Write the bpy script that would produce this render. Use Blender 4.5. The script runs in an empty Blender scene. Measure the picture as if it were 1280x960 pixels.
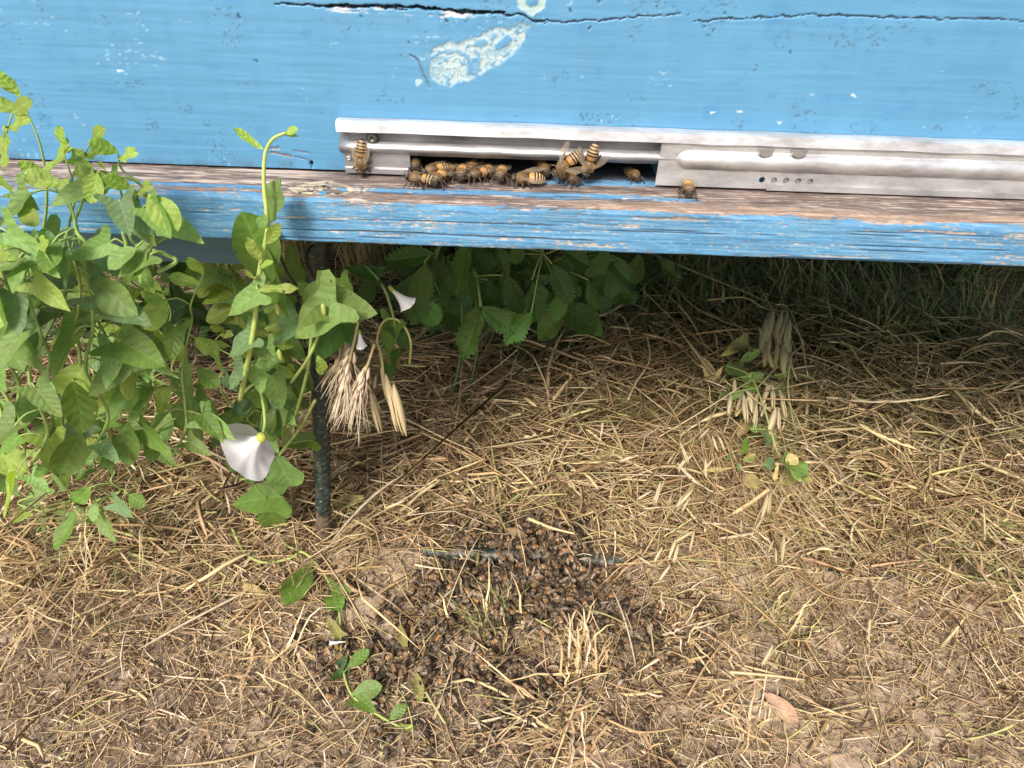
import bpy, math, random
import numpy as np
from mathutils import Vector, Matrix, Euler

# ------------------------------------------------------------------ camera, sky, sun, exposure
scene = bpy.context.scene
COL = scene.collection
rng = np.random.default_rng(7)
random.seed(7)
RAD = math.radians

FPX = 800.0                      # focal length in pixels of the 1280 px wide picture
PITCH, ROLL = RAD(38.0), RAD(2.0)
CAM = Vector((0.0, -0.2745, 0.1005))
fwd = Vector((0, math.cos(PITCH), -math.sin(PITCH)))
r0 = Vector((1, 0, 0)); u0 = Vector((0, math.sin(PITCH), math.cos(PITCH)))
rgt = r0 * math.cos(ROLL) + u0 * math.sin(ROLL)
upv = -r0 * math.sin(ROLL) + u0 * math.cos(ROLL)
cam_data = bpy.data.cameras.new('camera')
cam = bpy.data.objects.new('camera', cam_data); COL.objects.link(cam)
cam.matrix_world = Matrix(((rgt.x, upv.x, -fwd.x, CAM.x), (rgt.y, upv.y, -fwd.y, CAM.y),
                           (rgt.z, upv.z, -fwd.z, CAM.z), (0, 0, 0, 1)))
cam_data.sensor_width = 36.0
cam_data.lens = 36.0 * FPX / 1280.0
cam_data.clip_start = 0.01
cam_data.clip_end = 2000.0
scene.camera = cam

SUN_EL, SUN_AZ = RAD(47), RAD(202)      # azimuth measured from +Y towards +X: the light comes from behind the camera, a bit left
world = bpy.data.worlds.new('World'); scene.world = world; world.use_nodes = True
wn = world.node_tree; bg = wn.nodes['Background']
sky = wn.nodes.new('ShaderNodeTexSky'); sky.sky_type = 'NISHITA'; sky.sun_disc = False
sky.sun_elevation = SUN_EL; sky.sun_rotation = SUN_AZ
sky.air_density = 1.0; sky.dust_density = 4.0; sky.ozone_density = 1.0
wn.links.new(sky.outputs[0], bg.inputs[0]); bg.inputs[1].default_value = 0.11
sun_d = bpy.data.lights.new('sun', 'SUN'); sun = bpy.data.objects.new('sun', sun_d); COL.objects.link(sun)
sun_d.energy = 2.6; sun_d.angle = RAD(16); sun_d.color = (1.0, 0.95, 0.88)
sdir = Vector((math.sin(SUN_AZ) * math.cos(SUN_EL), math.cos(SUN_AZ) * math.cos(SUN_EL), math.sin(SUN_EL)))
sun.rotation_euler = (-sdir).to_track_quat('-Z', 'Y').to_euler()
sun.location = sdir * 5
scene.view_settings.view_transform = 'Standard'
scene.view_settings.look = 'None'
scene.view_settings.gamma = 1.0
scene.view_settings.use_curve_mapping = False
scene.view_settings.exposure = 0.90
scene.render.engine = 'CYCLES'
scene.cycles.max_bounces = 5
scene.cycles.diffuse_bounces = 3
scene.cycles.transmission_bounces = 3
scene.cycles.transparent_max_bounces = 8
scene.cycles.use_adaptive_sampling = True
scene.cycles.adaptive_threshold = 0.02

# ------------------------------------------------------------------ helpers
ZG = -0.31                       # ground level; the top of the landing board is z = 0, the hive front y = 0

def ray(x, y):
    return fwd + rgt * ((x - 640.0) / FPX) - upv * ((y - 480.0) / FPX)
def at_y(x, y, Y):
    d = ray(x, y); return CAM + d * ((Y - CAM.y) / d.y)
def at_z(x, y, Z):
    d = ray(x, y); return CAM + d * ((Z - CAM.z) / d.z)
def G(x, y, h=0.0):
    return at_z(x, y, ZG + h)
def project(P):
    """world points (n,3) -> photo pixel layout, used only to decide how dense the litter is"""
    v = P - np.array(CAM)
    z = v @ np.array(fwd)
    return 640 + FPX * (v @ np.array(rgt)) / z, 480 - FPX * (v @ np.array(upv)) / z

def s2l(*c):
    return tuple(((v / 255 + 0.055) / 1.055) ** 2.4 if v > 10 else v / 255 / 12.92 for v in c)

def vnoise(x, y, seed=0):
    x = np.asarray(x, float); y = np.asarray(y, float)
    xi = np.floor(x).astype(np.int64); yi = np.floor(y).astype(np.int64)
    fx = x - xi; fy = y - yi
    fx = fx * fx * (3 - 2 * fx); fy = fy * fy * (3 - 2 * fy)
    def h(a, b):
        n = (a * 374761393 + b * 668265263 + seed * 144665) & 0x7fffffff
        n = ((n ^ (n >> 13)) * 1274126177) & 0x7fffffff
        n = ((n ^ (n >> 15)) * 2246822519) & 0x7fffffff
        return ((n ^ (n >> 16)) & 0xffff) / 65535.0
    a = h(xi, yi); b = h(xi + 1, yi); c = h(xi, yi + 1); d = h(xi + 1, yi + 1)
    return (a * (1 - fx) + b * fx) * (1 - fy) + (c * (1 - fx) + d * fx) * fy
def fbm(x, y, oct=4, seed=0):
    s = 0; a = 0.5; t = 0
    for k in range(oct):
        s = s + a * vnoise(x * 2 ** k + 17.3 * k, y * 2 ** k - 9.1 * k, seed + k); t += a; a *= 0.55
    return s / t
def sst(e0, e1, x):
    t = np.clip((x - e0) / (e1 - e0), 0, 1); return t * t * (3 - 2 * t)
def seg_dist(X, Z, pts):
    """distance to a polyline and the parameter 0..1 along it"""
    best = np.full(X.shape, 1e9); par = np.zeros(X.shape)
    n = len(pts) - 1
    for i in range(n):
        ax, az = pts[i]; bx, bz = pts[i + 1]
        dx, dz = bx - ax, bz - az
        t = np.clip(((X - ax) * dx + (Z - az) * dz) / (dx * dx + dz * dz), 0, 1)
        d = np.hypot(X - ax - t * dx, Z - az - t * dz)
        m = d < best
        best = np.where(m, d, best); par = np.where(m, (i + t) / n, par)
    return best, par
def mix(a, b, m):
    return a * (1 - m[..., None]) + np.asarray(b) * m[..., None]

class MB:
    """collects vertices, faces, colours"""
    def __init__(self):
        self.v = []; self.f = []; self.c = []
    def add(self, verts, faces, col=(1, 1, 1)):
        o = len(self.v)
        self.v += [tuple(p) for p in verts]
        self.f += [tuple(i + o for i in q) for q in faces]
        if len(col) and isinstance(col[0], (int, float, np.floating)):
            self.c += [tuple(col)] * len(verts)
        else:
            self.c += [tuple(k) for k in col]
    def box(self, a, b, col=(1, 1, 1)):
        (x0, y0, z0), (x1, y1, z1) = a, b
        self.add([(x0, y0, z0), (x1, y0, z0), (x1, y1, z0), (x0, y1, z0), (x0, y0, z1), (x1, y0, z1), (x1, y1, z1), (x0, y1, z1)],
                 [(0, 3, 2, 1), (4, 5, 6, 7), (0, 1, 5, 4), (1, 2, 6, 5), (2, 3, 7, 6), (3, 0, 4, 7)], col)
    def tube(self, pts, rad, n=6, col=(1, 1, 1), cap=True):
        pts = [Vector(p) for p in pts]; m = len(pts)
        if not hasattr(rad, '__len__'): rad = [rad] * m
        cols = col if hasattr(col[0], '__len__') else [col] * m
        ref = Vector((0.13, 0.31, 0.94))
        V = []; C = []
        t_prev = None
        for i in range(m):
            t = (pts[min(i + 1, m - 1)] - pts[max(i - 1, 0)])
            if t.length < 1e-12: t = Vector((0, 0, 1))
            t.normalize()
            a = ref - t * ref.dot(t)
            if a.length < 1e-3: a = Vector((1, 0, 0)) - t * t.x
            a.normalize(); ref = a; b = t.cross(a)
            for k in range(n):
                an = 2 * math.pi * k / n
                V.append(pts[i] + (a * math.cos(an) + b * math.sin(an)) * rad[i]); C.append(cols[i])
        F = []
        for i in range(m - 1):
            for k in range(n):
                k2 = (k + 1) % n
                F.append((i * n + k, i * n + k2, (i + 1) * n + k2, (i + 1) * n + k))
        if cap:
            F.append(tuple(range(n - 1, -1, -1))); F.append(tuple(range((m - 1) * n, m * n)))
        self.add(V, F, C)
    def mesh(self, name, smooth=True):
        me = bpy.data.meshes.new(name)
        me.from_pydata(self.v, [], self.f)
        ca = me.color_attributes.new('Col', 'FLOAT_COLOR', 'POINT')
        arr = np.ones((len(self.v), 4), np.float32); arr[:, :3] = np.array(self.c, np.float32).reshape(-1, 3)
        ca.data.foreach_set('color', arr.ravel())
        if smooth: me.polygons.foreach_set('use_smooth', [True] * len(me.polygons))
        me.update(); return me

def np_mesh(name, V, Q, C=None, smooth=True):
    """fast mesh from numpy arrays; Q (m,4) or (m,3)"""
    me = bpy.data.meshes.new(name)
    V = np.ascontiguousarray(V, np.float32); Q = np.ascontiguousarray(Q, np.int32)
    k = Q.shape[1]
    me.vertices.add(len(V)); me.vertices.foreach_set('co', V.ravel())
    me.loops.add(Q.size); me.loops.foreach_set('vertex_index', Q.ravel())
    me.polygons.add(len(Q)); me.polygons.foreach_set('loop_start', np.arange(0, Q.size, k, dtype=np.int32))
    if smooth: me.polygons.foreach_set('use_smooth', np.ones(len(Q), bool))
    me.update(calc_edges=True)
    if C is not None:
        ca = me.color_attributes.new('Col', 'FLOAT_COLOR', 'POINT')
        arr = np.ones((len(V), 4), np.float32); arr[:, :C.shape[1]] = C
        ca.data.foreach_set('color', arr.ravel())
    return me

def link(name, me, mat=None, parent=None, M=None):
    o = bpy.data.objects.new(name, me); COL.objects.link(o)
    if mat is not None and me is not None:
        if len(me.materials) == 0: me.materials.append(mat)
    if parent is not None:
        o.parent = parent
    if M is not None: o.matrix_basis = M
    return o
def tag(o, label, cat, group=None):
    o['label'] = label; o['category'] = cat
    if group: o['group'] = group
    return o
def thing(name, label, cat, loc=(0, 0, 0), group=None):
    o = bpy.data.objects.new(name, None); COL.objects.link(o); o.location = loc
    o.empty_display_size = 0.01
    return tag(o, label, cat, group)
def structure(name, me, mat):
    o = link(name, me, mat); o['kind'] = 'structure'; return o

def spline(pts, n):
    """Catmull-Rom through the points, n samples"""
    P = [Vector(p) for p in pts]; P = [P[0] * 2 - P[1]] + P + [P[-1] * 2 - P[-2]]
    out = []; m = len(P) - 3
    for i in range(n):
        t = i / (n - 1) * m; k = min(int(t), m - 1); t -= k
        a, b, c, d = P[k:k + 4]
        out.append(0.5 * ((2 * b) + (c - a) * t + (2 * a - 5 * b + 4 * c - d) * t * t + (3 * b - a - 3 * c + d) * t ** 3))
    return out

# ------------------------------------------------------------------ materials
def nodes(name):
    m = bpy.data.materials.new(name); m.use_nodes = True
    nt = m.node_tree; nt.nodes.clear()
    out = nt.nodes.new('ShaderNodeOutputMaterial')
    return m, nt, out
def N(nt, typ, **kw):
    n = nt.nodes.new(typ)
    for k, v in kw.items(): setattr(n, k, v)
    return n
def attr_mat(name, rough=0.6, noise_scale=400.0, noise_amt=0.25, spec=0.4, bump=0.0, bump_scale=900.0, translucent=0.0, tcol=(0.5, 0.7, 0.2), stretch=(1, 1, 1), coat=0.0):
    m, nt, out = nodes(name)
    at = N(nt, 'ShaderNodeAttribute', attribute_name='Col')
    tc = N(nt, 'ShaderNodeTexCoord'); mp = N(nt, 'ShaderNodeMapping'); mp.inputs['Scale'].default_value = stretch
    nt.links.new(tc.outputs['Object'], mp.inputs['Vector'])
    nz = N(nt, 'ShaderNodeTexNoise'); nz.inputs['Scale'].default_value = noise_scale; nz.inputs['Detail'].default_value = 5
    nt.links.new(mp.outputs[0], nz.inputs['Vector'])
    mr = N(nt, 'ShaderNodeMapRange'); mr.inputs['From Min'].default_value = 0.25; mr.inputs['From Max'].default_value = 0.75
    mr.inputs['To Min'].default_value = 1 - noise_amt; mr.inputs['To Max'].default_value = 1 + noise_amt
    nt.links.new(nz.outputs[0], mr.inputs[0])
    mul = N(nt, 'ShaderNodeVectorMath', operation='SCALE')
    nt.links.new(at.outputs['Color'], mul.inputs[0]); nt.links.new(mr.outputs[0], mul.inputs['Scale'])
    bs = N(nt, 'ShaderNodeBsdfPrincipled'); bs.inputs['Roughness'].default_value = rough
    bs.inputs['Specular IOR Level'].default_value = spec
    bs.inputs['Coat Weight'].default_value = coat
    nt.links.new(mul.outputs[0], bs.inputs['Base Color'])
    if bump > 0:
        nb = N(nt, 'ShaderNodeTexNoise'); nb.inputs['Scale'].default_value = bump_scale; nb.inputs['Detail'].default_value = 4
        nt.links.new(mp.outputs[0], nb.inputs['Vector'])
        bp = N(nt, 'ShaderNodeBump'); bp.inputs['Strength'].default_value = bump; bp.inputs['Distance'].default_value = 0.0006
        nt.links.new(nb.outputs[0], bp.inputs['Height']); nt.links.new(bp.outputs[0], bs.inputs['Normal'])
    last = bs.outputs[0]
    if translucent > 0:
        tr = N(nt, 'ShaderNodeBsdfTranslucent')
        tm = N(nt, 'ShaderNodeVectorMath', operation='MULTIPLY'); tm.inputs[1].default_value = tcol
        nt.links.new(mul.outputs[0], tm.inputs[0]); nt.links.new(tm.outputs[0], tr.inputs[0])
        ms = N(nt, 'ShaderNodeMixShader'); ms.inputs[0].default_value = translucent
        nt.links.new(last, ms.inputs[1]); nt.links.new(tr.outputs[0], ms.inputs[2]); last = ms.outputs[0]
    nt.links.new(last, out.inputs[0])
    return m

M_PAINT = attr_mat('blue_paint_on_board', rough=0.55, noise_scale=60, noise_amt=0.03, spec=0.35, bump=0.12, bump_scale=260, stretch=(0.35, 1, 2.2))
M_BOARD = attr_mat('weathered_board', rough=0.72, noise_scale=150, noise_amt=0.13, spec=0.3, bump=0.5, bump_scale=420, stretch=(0.18, 1, 1.6))
M_STRAW = attr_mat('dry_straw', rough=0.55, noise_scale=260, noise_amt=0.22, spec=0.35, translucent=0.18, tcol=(1.0, 0.85, 0.6))
M_SOIL = attr_mat('dusty_soil', rough=0.95, noise_scale=300, noise_amt=0.35, spec=0.1, bump=1.0, bump_scale=500)
def leaf_mat(name, rough, vein_k, vein_n, trans, tcol, vein_amt=0.55):
    m, nt, out = nodes(name)
    at = N(nt, 'ShaderNodeAttribute', attribute_name='Col'); tc = N(nt, 'ShaderNodeTexCoord'); sx = N(nt, 'ShaderNodeSeparateXYZ'); oi = N(nt, 'ShaderNodeObjectInfo')
    nt.links.new(tc.outputs['Object'], sx.inputs[0])
    def math_(op, a, b=None, clamp=False):
        n = N(nt, 'ShaderNodeMath', operation=op, use_clamp=clamp)
        for i, v in enumerate((a, b)):
            if v is None: continue
            if isinstance(v, (int, float)): n.inputs[i].default_value = v
            else: nt.links.new(v, n.inputs[i])
        return n.outputs[0]
    ay = math_('ABSOLUTE', sx.outputs[1])
    w = math_('MULTIPLY', math_('SUBTRACT', sx.outputs[0], math_('MULTIPLY', ay, vein_k)), vein_n)
    nzw = N(nt, 'ShaderNodeTexNoise'); nzw.inputs['Scale'].default_value = 4; nt.links.new(tc.outputs['Object'], nzw.inputs['Vector'])
    w = math_('ADD', w, nzw.outputs[0])
    pp = math_('PINGPONG', w, 0.5)                                        # 0 on a side vein, 0.5 between two
    side = math_('SUBTRACT', 1.0, math_('MULTIPLY', pp, 9.0), True)
    mid = math_('SUBTRACT', 1.0, math_('MULTIPLY', ay, 45.0), True)
    vein = math_('MAXIMUM', mid, math_('MULTIPLY', side, 0.6))
    nz = N(nt, 'ShaderNodeTexNoise'); nz.inputs['Scale'].default_value = 5; nz.inputs['Detail'].default_value = 6; nz.inputs['Roughness'].default_value = 0.65
    va = N(nt, 'ShaderNodeVectorMath', operation='ADD'); nt.links.new(tc.outputs['Object'], va.inputs[0]); nt.links.new(oi.outputs['Location'], va.inputs[1]); 
    sc = N(nt, 'ShaderNodeVectorMath', operation='SCALE'); sc.inputs['Scale'].default_value = 40; nt.links.new(oi.outputs['Location'], sc.inputs[0]); nt.links.new(sc.outputs[0], va.inputs[1])
    nt.links.new(va.outputs[0], nz.inputs['Vector'])
    f = math_('ADD', math_('MULTIPLY', nz.outputs[0], 0.75), 0.42)
    f = math_('MULTIPLY', f, math_('ADD', math_('MULTIPLY', oi.outputs['Random'], 0.5), 0.78))
    f = math_('MULTIPLY', f, math_('ADD', math_('MULTIPLY', vein, vein_amt), 1.0))
    mul = N(nt, 'ShaderNodeVectorMath', operation='SCALE'); nt.links.new(at.outputs['Color'], mul.inputs[0]); nt.links.new(f, mul.inputs['Scale'])
    hs = N(nt, 'ShaderNodeHueSaturation'); nt.links.new(mul.outputs[0], hs.inputs['Color']); nt.links.new(math_('ADD', math_('MULTIPLY', math_('ADD', nz.outputs[0], math_('MULTIPLY', oi.outputs['Random'], 0.3)), 0.07), 0.462), hs.inputs['Hue'])
    spot = N(nt, 'ShaderNodeTexNoise'); spot.inputs['Scale'].default_value = 13; nt.links.new(va.outputs[0], spot.inputs['Vector'])
    sm = N(nt, 'ShaderNodeMapRange'); sm.inputs['From Min'].default_value = 0.66; sm.inputs['From Max'].default_value = 0.72; nt.links.new(spot.outputs[0], sm.inputs[0])
    mx = N(nt, 'ShaderNodeMix', data_type='RGBA'); nt.links.new(sm.outputs[0], mx.inputs[0]); nt.links.new(hs.outputs[0], mx.inputs[6]); mx.inputs[7].default_value = (0.20, 0.15, 0.05, 1)
    bs = N(nt, 'ShaderNodeBsdfPrincipled'); bs.inputs['Specular IOR Level'].default_value = 0.3; bs.inputs['Roughness'].default_value = rough
    nt.links.new(mx.outputs[2], bs.inputs['Base Color'])
    hgt = math_('ADD', math_('MULTIPLY', pp, 1.0), math_('MULTIPLY', nz.outputs[0], 0.8))
    bp = N(nt, 'ShaderNodeBump'); bp.inputs['Strength'].default_value = 0.4; bp.inputs['Distance'].default_value = 0.0010; nt.links.new(hgt, bp.inputs['Height']); nt.links.new(bp.outputs[0], bs.inputs['Normal'])
    tr = N(nt, 'ShaderNodeBsdfTranslucent'); tm = N(nt, 'ShaderNodeVectorMath', operation='MULTIPLY'); tm.inputs[1].default_value = tcol
    nt.links.new(mx.outputs[2], tm.inputs[0]); nt.links.new(tm.outputs[0], tr.inputs[0])
    ms = N(nt, 'ShaderNodeMixShader'); ms.inputs[0].default_value = trans; nt.links.new(bs.outputs[0], ms.inputs[1]); nt.links.new(tr.outputs[0], ms.inputs[2]); hn = N(nt, 'ShaderNodeTexNoise'); hn.inputs['Scale'].default_value = 9; hn.inputs['Detail'].default_value = 1
    vb = N(nt, 'ShaderNodeVectorMath', operation='ADD'); vb.inputs[1].default_value = (3.3, 7.1, 1.7); nt.links.new(va.outputs[0], vb.inputs[0]); nt.links.new(vb.outputs[0], hn.inputs['Vector'])
    hole = math_('GREATER_THAN', hn.outputs[0], 0.755); tp = N(nt, 'ShaderNodeBsdfTransparent'); mh = N(nt, 'ShaderNodeMixShader')
    nt.links.new(hole, mh.inputs[0]); nt.links.new(ms.outputs[0], mh.inputs[1]); nt.links.new(tp.outputs[0], mh.inputs[2]); nt.links.new(mh.outputs[0], out.inputs[0])
    return m
M_LEAF = leaf_mat('green_leaf', 0.5, 0.9, 5.5, 0.38, (1.5, 1.6, 0.5), 0.3)
M_TOOTH = leaf_mat('serrated_leaf', 0.55, 0.75, 10.0, 0.25, (1.2, 1.5, 0.5), 0.45)
M_STEM = attr_mat('green_stem', rough=0.5, noise_scale=200, noise_amt=0.15, spec=0.3, translucent=0.1, tcol=(1, 1, 0.5))
M_PETAL = attr_mat('white_petal', rough=0.6, noise_scale=120, noise_amt=0.04, spec=0.2, translucent=0.25, tcol=(1, 1, 1))
M_DRYLEAF = leaf_mat('dry_leaf', 0.75, 0.6, 7.0, 0.2, (1, 0.85, 0.5), 0.2)
M_BEE = attr_mat('bee_body', rough=0.45, noise_scale=900, noise_amt=0.3, spec=0.4, bump=0.3, bump_scale=2500)
M_FUR = attr_mat('bee_fur', rough=0.75, noise_scale=900, noise_amt=0.15, spec=0.2, translucent=0.25, tcol=(1, 0.9, 0.7))
M_DEAD = attr_mat('dead_bee', rough=0.6, noise_scale=700, noise_amt=0.45, spec=0.3, bump=0.3, bump_scale=2000)
M_REBAR = attr_mat('green_black_rebar', rough=0.42, noise_scale=700, noise_amt=0.35, spec=0.5, bump=0.4, bump_scale=1500)

def metal_mat(name, base=(0.72, 0.72, 0.73), rough=0.33, metallic=0.9):
    m, nt, out = nodes(name)
    tc = N(nt, 'ShaderNodeTexCoord'); mp = N(nt, 'ShaderNodeMapping'); mp.inputs['Scale'].default_value = (0.35, 1, 1)
    nt.links.new(tc.outputs['Object'], mp.inputs[0])
    nz = N(nt, 'ShaderNodeTexNoise'); nz.inputs['Scale'].default_value = 130; nz.inputs['Detail'].default_value = 8; nz.inputs['Roughness'].default_value = 0.65
    nt.links.new(mp.outputs[0], nz.inputs['Vector'])
    cr = N(nt, 'ShaderNodeValToRGB'); cr.color_ramp.elements[0].position = 0.3; cr.color_ramp.elements[1].position = 0.72
    cr.color_ramp.elements[0].color = (base[0] * .42, base[1] * .41, base[2] * .40, 1); cr.color_ramp.elements[1].color = (*base, 1)
    nt.links.new(nz.outputs[0], cr.inputs[0])
    rr = N(nt, 'ShaderNodeMapRange'); rr.inputs['To Min'].default_value = rough + 0.16; rr.inputs['To Max'].default_value = rough - 0.06
    nt.links.new(nz.outputs[0], rr.inputs[0])
    bs = N(nt, 'ShaderNodeBsdfPrincipled'); bs.inputs['Metallic'].default_value = metallic
    nt.links.new(cr.outputs[0], bs.inputs['Base Color']); nt.links.new(rr.outputs[0], bs.inputs['Roughness'])
    n2 = N(nt, 'ShaderNodeTexNoise'); n2.inputs['Scale'].default_value = 90; n2.inputs['Detail'].default_value = 3
    nt.links.new(tc.outputs['Object'], n2.inputs['Vector'])
    bp = N(nt, 'ShaderNodeBump'); bp.inputs['Strength'].default_value = 0.35; bp.inputs['Distance'].default_value = 0.001
    nt.links.new(n2.outputs[0], bp.inputs['Height']); nt.links.new(bp.outputs[0], bs.inputs['Normal'])
    nt.links.new(bs.outputs[0], out.inputs[0])
    return m
M_METAL = metal_mat('zinc_sheet', (0.60, 0.60, 0.61), 0.38, 0.85)
M_METAL2 = metal_mat('zinc_sheet_bright', (0.80, 0.80, 0.81), 0.45, 0.75)
M_LIP = metal_mat('zinc_lip_sheen', (0.90, 0.90, 0.93), 0.42, 0.62)  # lip zinc made paler, its sky reflection put into the colour
M_SCREW = metal_mat('dull_screw', (0.20, 0.185, 0.175), 0.45)

def wing_mat():
    m, nt, out = nodes('bee_wing')
    g = N(nt, 'ShaderNodeBsdfPrincipled'); g.inputs['Base Color'].default_value = (0.34, 0.27, 0.18, 1); g.inputs['Roughness'].default_value = 0.25
    t = N(nt, 'ShaderNodeBsdfTransparent'); ms = N(nt, 'ShaderNodeMixShader'); ms.inputs[0].default_value = 0.27
    nt.links.new(t.outputs[0], ms.inputs[1]); nt.links.new(g.outputs[0], ms.inputs[2]); nt.links.new(ms.outputs[0], out.inputs[0])
    return m
M_WING = wing_mat()
def plain(name, col, rough, spec=0.5):
    m, nt, out = nodes(name)
    b = N(nt, 'ShaderNodeBsdfPrincipled'); b.inputs['Roughness'].default_value = rough; b.inputs['Specular IOR Level'].default_value = spec
    nz = N(nt, 'ShaderNodeTexNoise'); nz.inputs['Scale'].default_value = 500
    tc = N(nt, 'ShaderNodeTexCoord'); nt.links.new(tc.outputs['Object'], nz.inputs['Vector'])
    cr = N(nt, 'ShaderNodeValToRGB'); cr.color_ramp.elements[0].color = (*[c * .7 for c in col], 1); cr.color_ramp.elements[1].color = (*[min(1, c * 1.25) for c in col], 1)
    nt.links.new(nz.outputs[0], cr.inputs[0]); nt.links.new(cr.outputs[0], b.inputs['Base Color']); nt.links.new(b.outputs[0], out.inputs[0])
    return m
M_EYE = plain('bee_eye', (0.012, 0.010, 0.009), 0.15)
M_LEG = plain('bee_leg', (0.05, 0.028, 0.012), 0.4)
M_WIRE = plain('black_wire', (0.012, 0.012, 0.012), 0.45)
M_INSIDE = plain('hive_inside_wood', (0.10, 0.065, 0.04), 0.85, 0.1)

# ------------------------------------------------------------------ ground
def graded(lo, hi, step, far, k=1.35):
    a = list(np.arange(lo, hi + step / 2, step)); s = step; x = a[-1]
    while x < far: s *= k; x += s; a.append(x)
    s = step; x = a[0]; left = []
    while x > -far: s *= k; x -= s; left.append(x)
    return np.array(left[::-1] + a)
gx = graded(-0.55, 0.55, 0.004, 300); gy = graded(-0.22, 0.62, 0.004, 300)
GX, GY = np.meshgrid(gx, gy)
def mound_h(x, y):
    e1, e2 = G(548, 690), G(772, 702); yb = e1.y + (x - e1.x) * (e2.y - e1.y) / (e2.x - e1.x)
    out = sst(e1.x + 0.008, e1.x - 0.014, x) + sst(e2.x - 0.006, e2.x + 0.016, x)
    mound = out * 0.010 * sst(-0.142, -0.118, x) * np.exp(-((y - yb) / 0.030) ** 2) * np.exp(-(np.abs(x) / 0.7) ** 8)
    return mound, yb
def ground_h(x, y):
    near = np.exp(-(x * x + y * y) / 4.0); mound, yb = mound_h(x, y)
    flat = np.exp(-((y - yb) / 0.02) ** 2) * np.exp(-((x - 0.01) / 0.09) ** 4)
    near = near * (1 - 0.85 * flat)
    return mound + ((fbm(x * 14, y * 14, 4, 3) - 0.5) * 0.016 + (fbm(x * 90, y * 90, 3, 9) - 0.5) * 0.005) * near
GZ = ZG + ground_h(GX, GY)
n1 = fbm(GX * 30, GY * 30, 4, 21); n2 = fbm(GX * 160, GY * 160, 3, 31)
gc = np.zeros(GX.shape + (3,)); gc[:] = (0.37, 0.285, 0.205)
gc = mix(gc, (0.17, 0.115, 0.078), sst(0.5, 0.75, n1) * 0.7)
gc = mix(gc, (0.36, 0.26, 0.18), sst(0.5, 0.8, n2) * 0.7)
thatch_shade = sst(0.02, 0.10, GY) ; gc = mix(gc, (0.055, 0.04, 0.025), thatch_shade * 0.9)  # decayed litter brown, with the shade of the straw gaps painted in
farm = sst(0.9, 3.0, np.hypot(GX, GY))
gc = mix(gc, (0.10, 0.13, 0.045), farm)
nx, ny = len(gx), len(gy)
idx = np.arange(nx * ny).reshape(ny, nx)
Q = np.stack([idx[:-1, :-1], idx[:-1, 1:], idx[1:, 1:], idx[1:, :-1]], -1).reshape(-1, 4)
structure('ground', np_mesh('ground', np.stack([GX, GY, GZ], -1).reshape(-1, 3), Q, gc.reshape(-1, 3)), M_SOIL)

# ------------------------------------------------------------------ the beehive
BLUE = np.array(s2l(82, 134, 168)); BLUE_D = np.array(s2l(66, 122, 166))
hive = thing('beehive', 'light blue painted wooden beehive with metal entrance strip and worn landing board', 'beehive', (0, 0, 0))
HX0, HX1, HY1, HZ1 = -0.42, 0.62, 0.50, 0.30
SLOT0, SLOT1 = at_y(512, 210, 0).x, at_y(824, 215, 0).x
SLOTZ = 0.0105
def W(x, y):
    p = at_y(x, y, 0); return (p.x, p.z)
def Wl(pts): return [W(*p) for p in pts]
PXM = 0.000305                                   # metres on the hive front for one photo pixel

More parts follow.
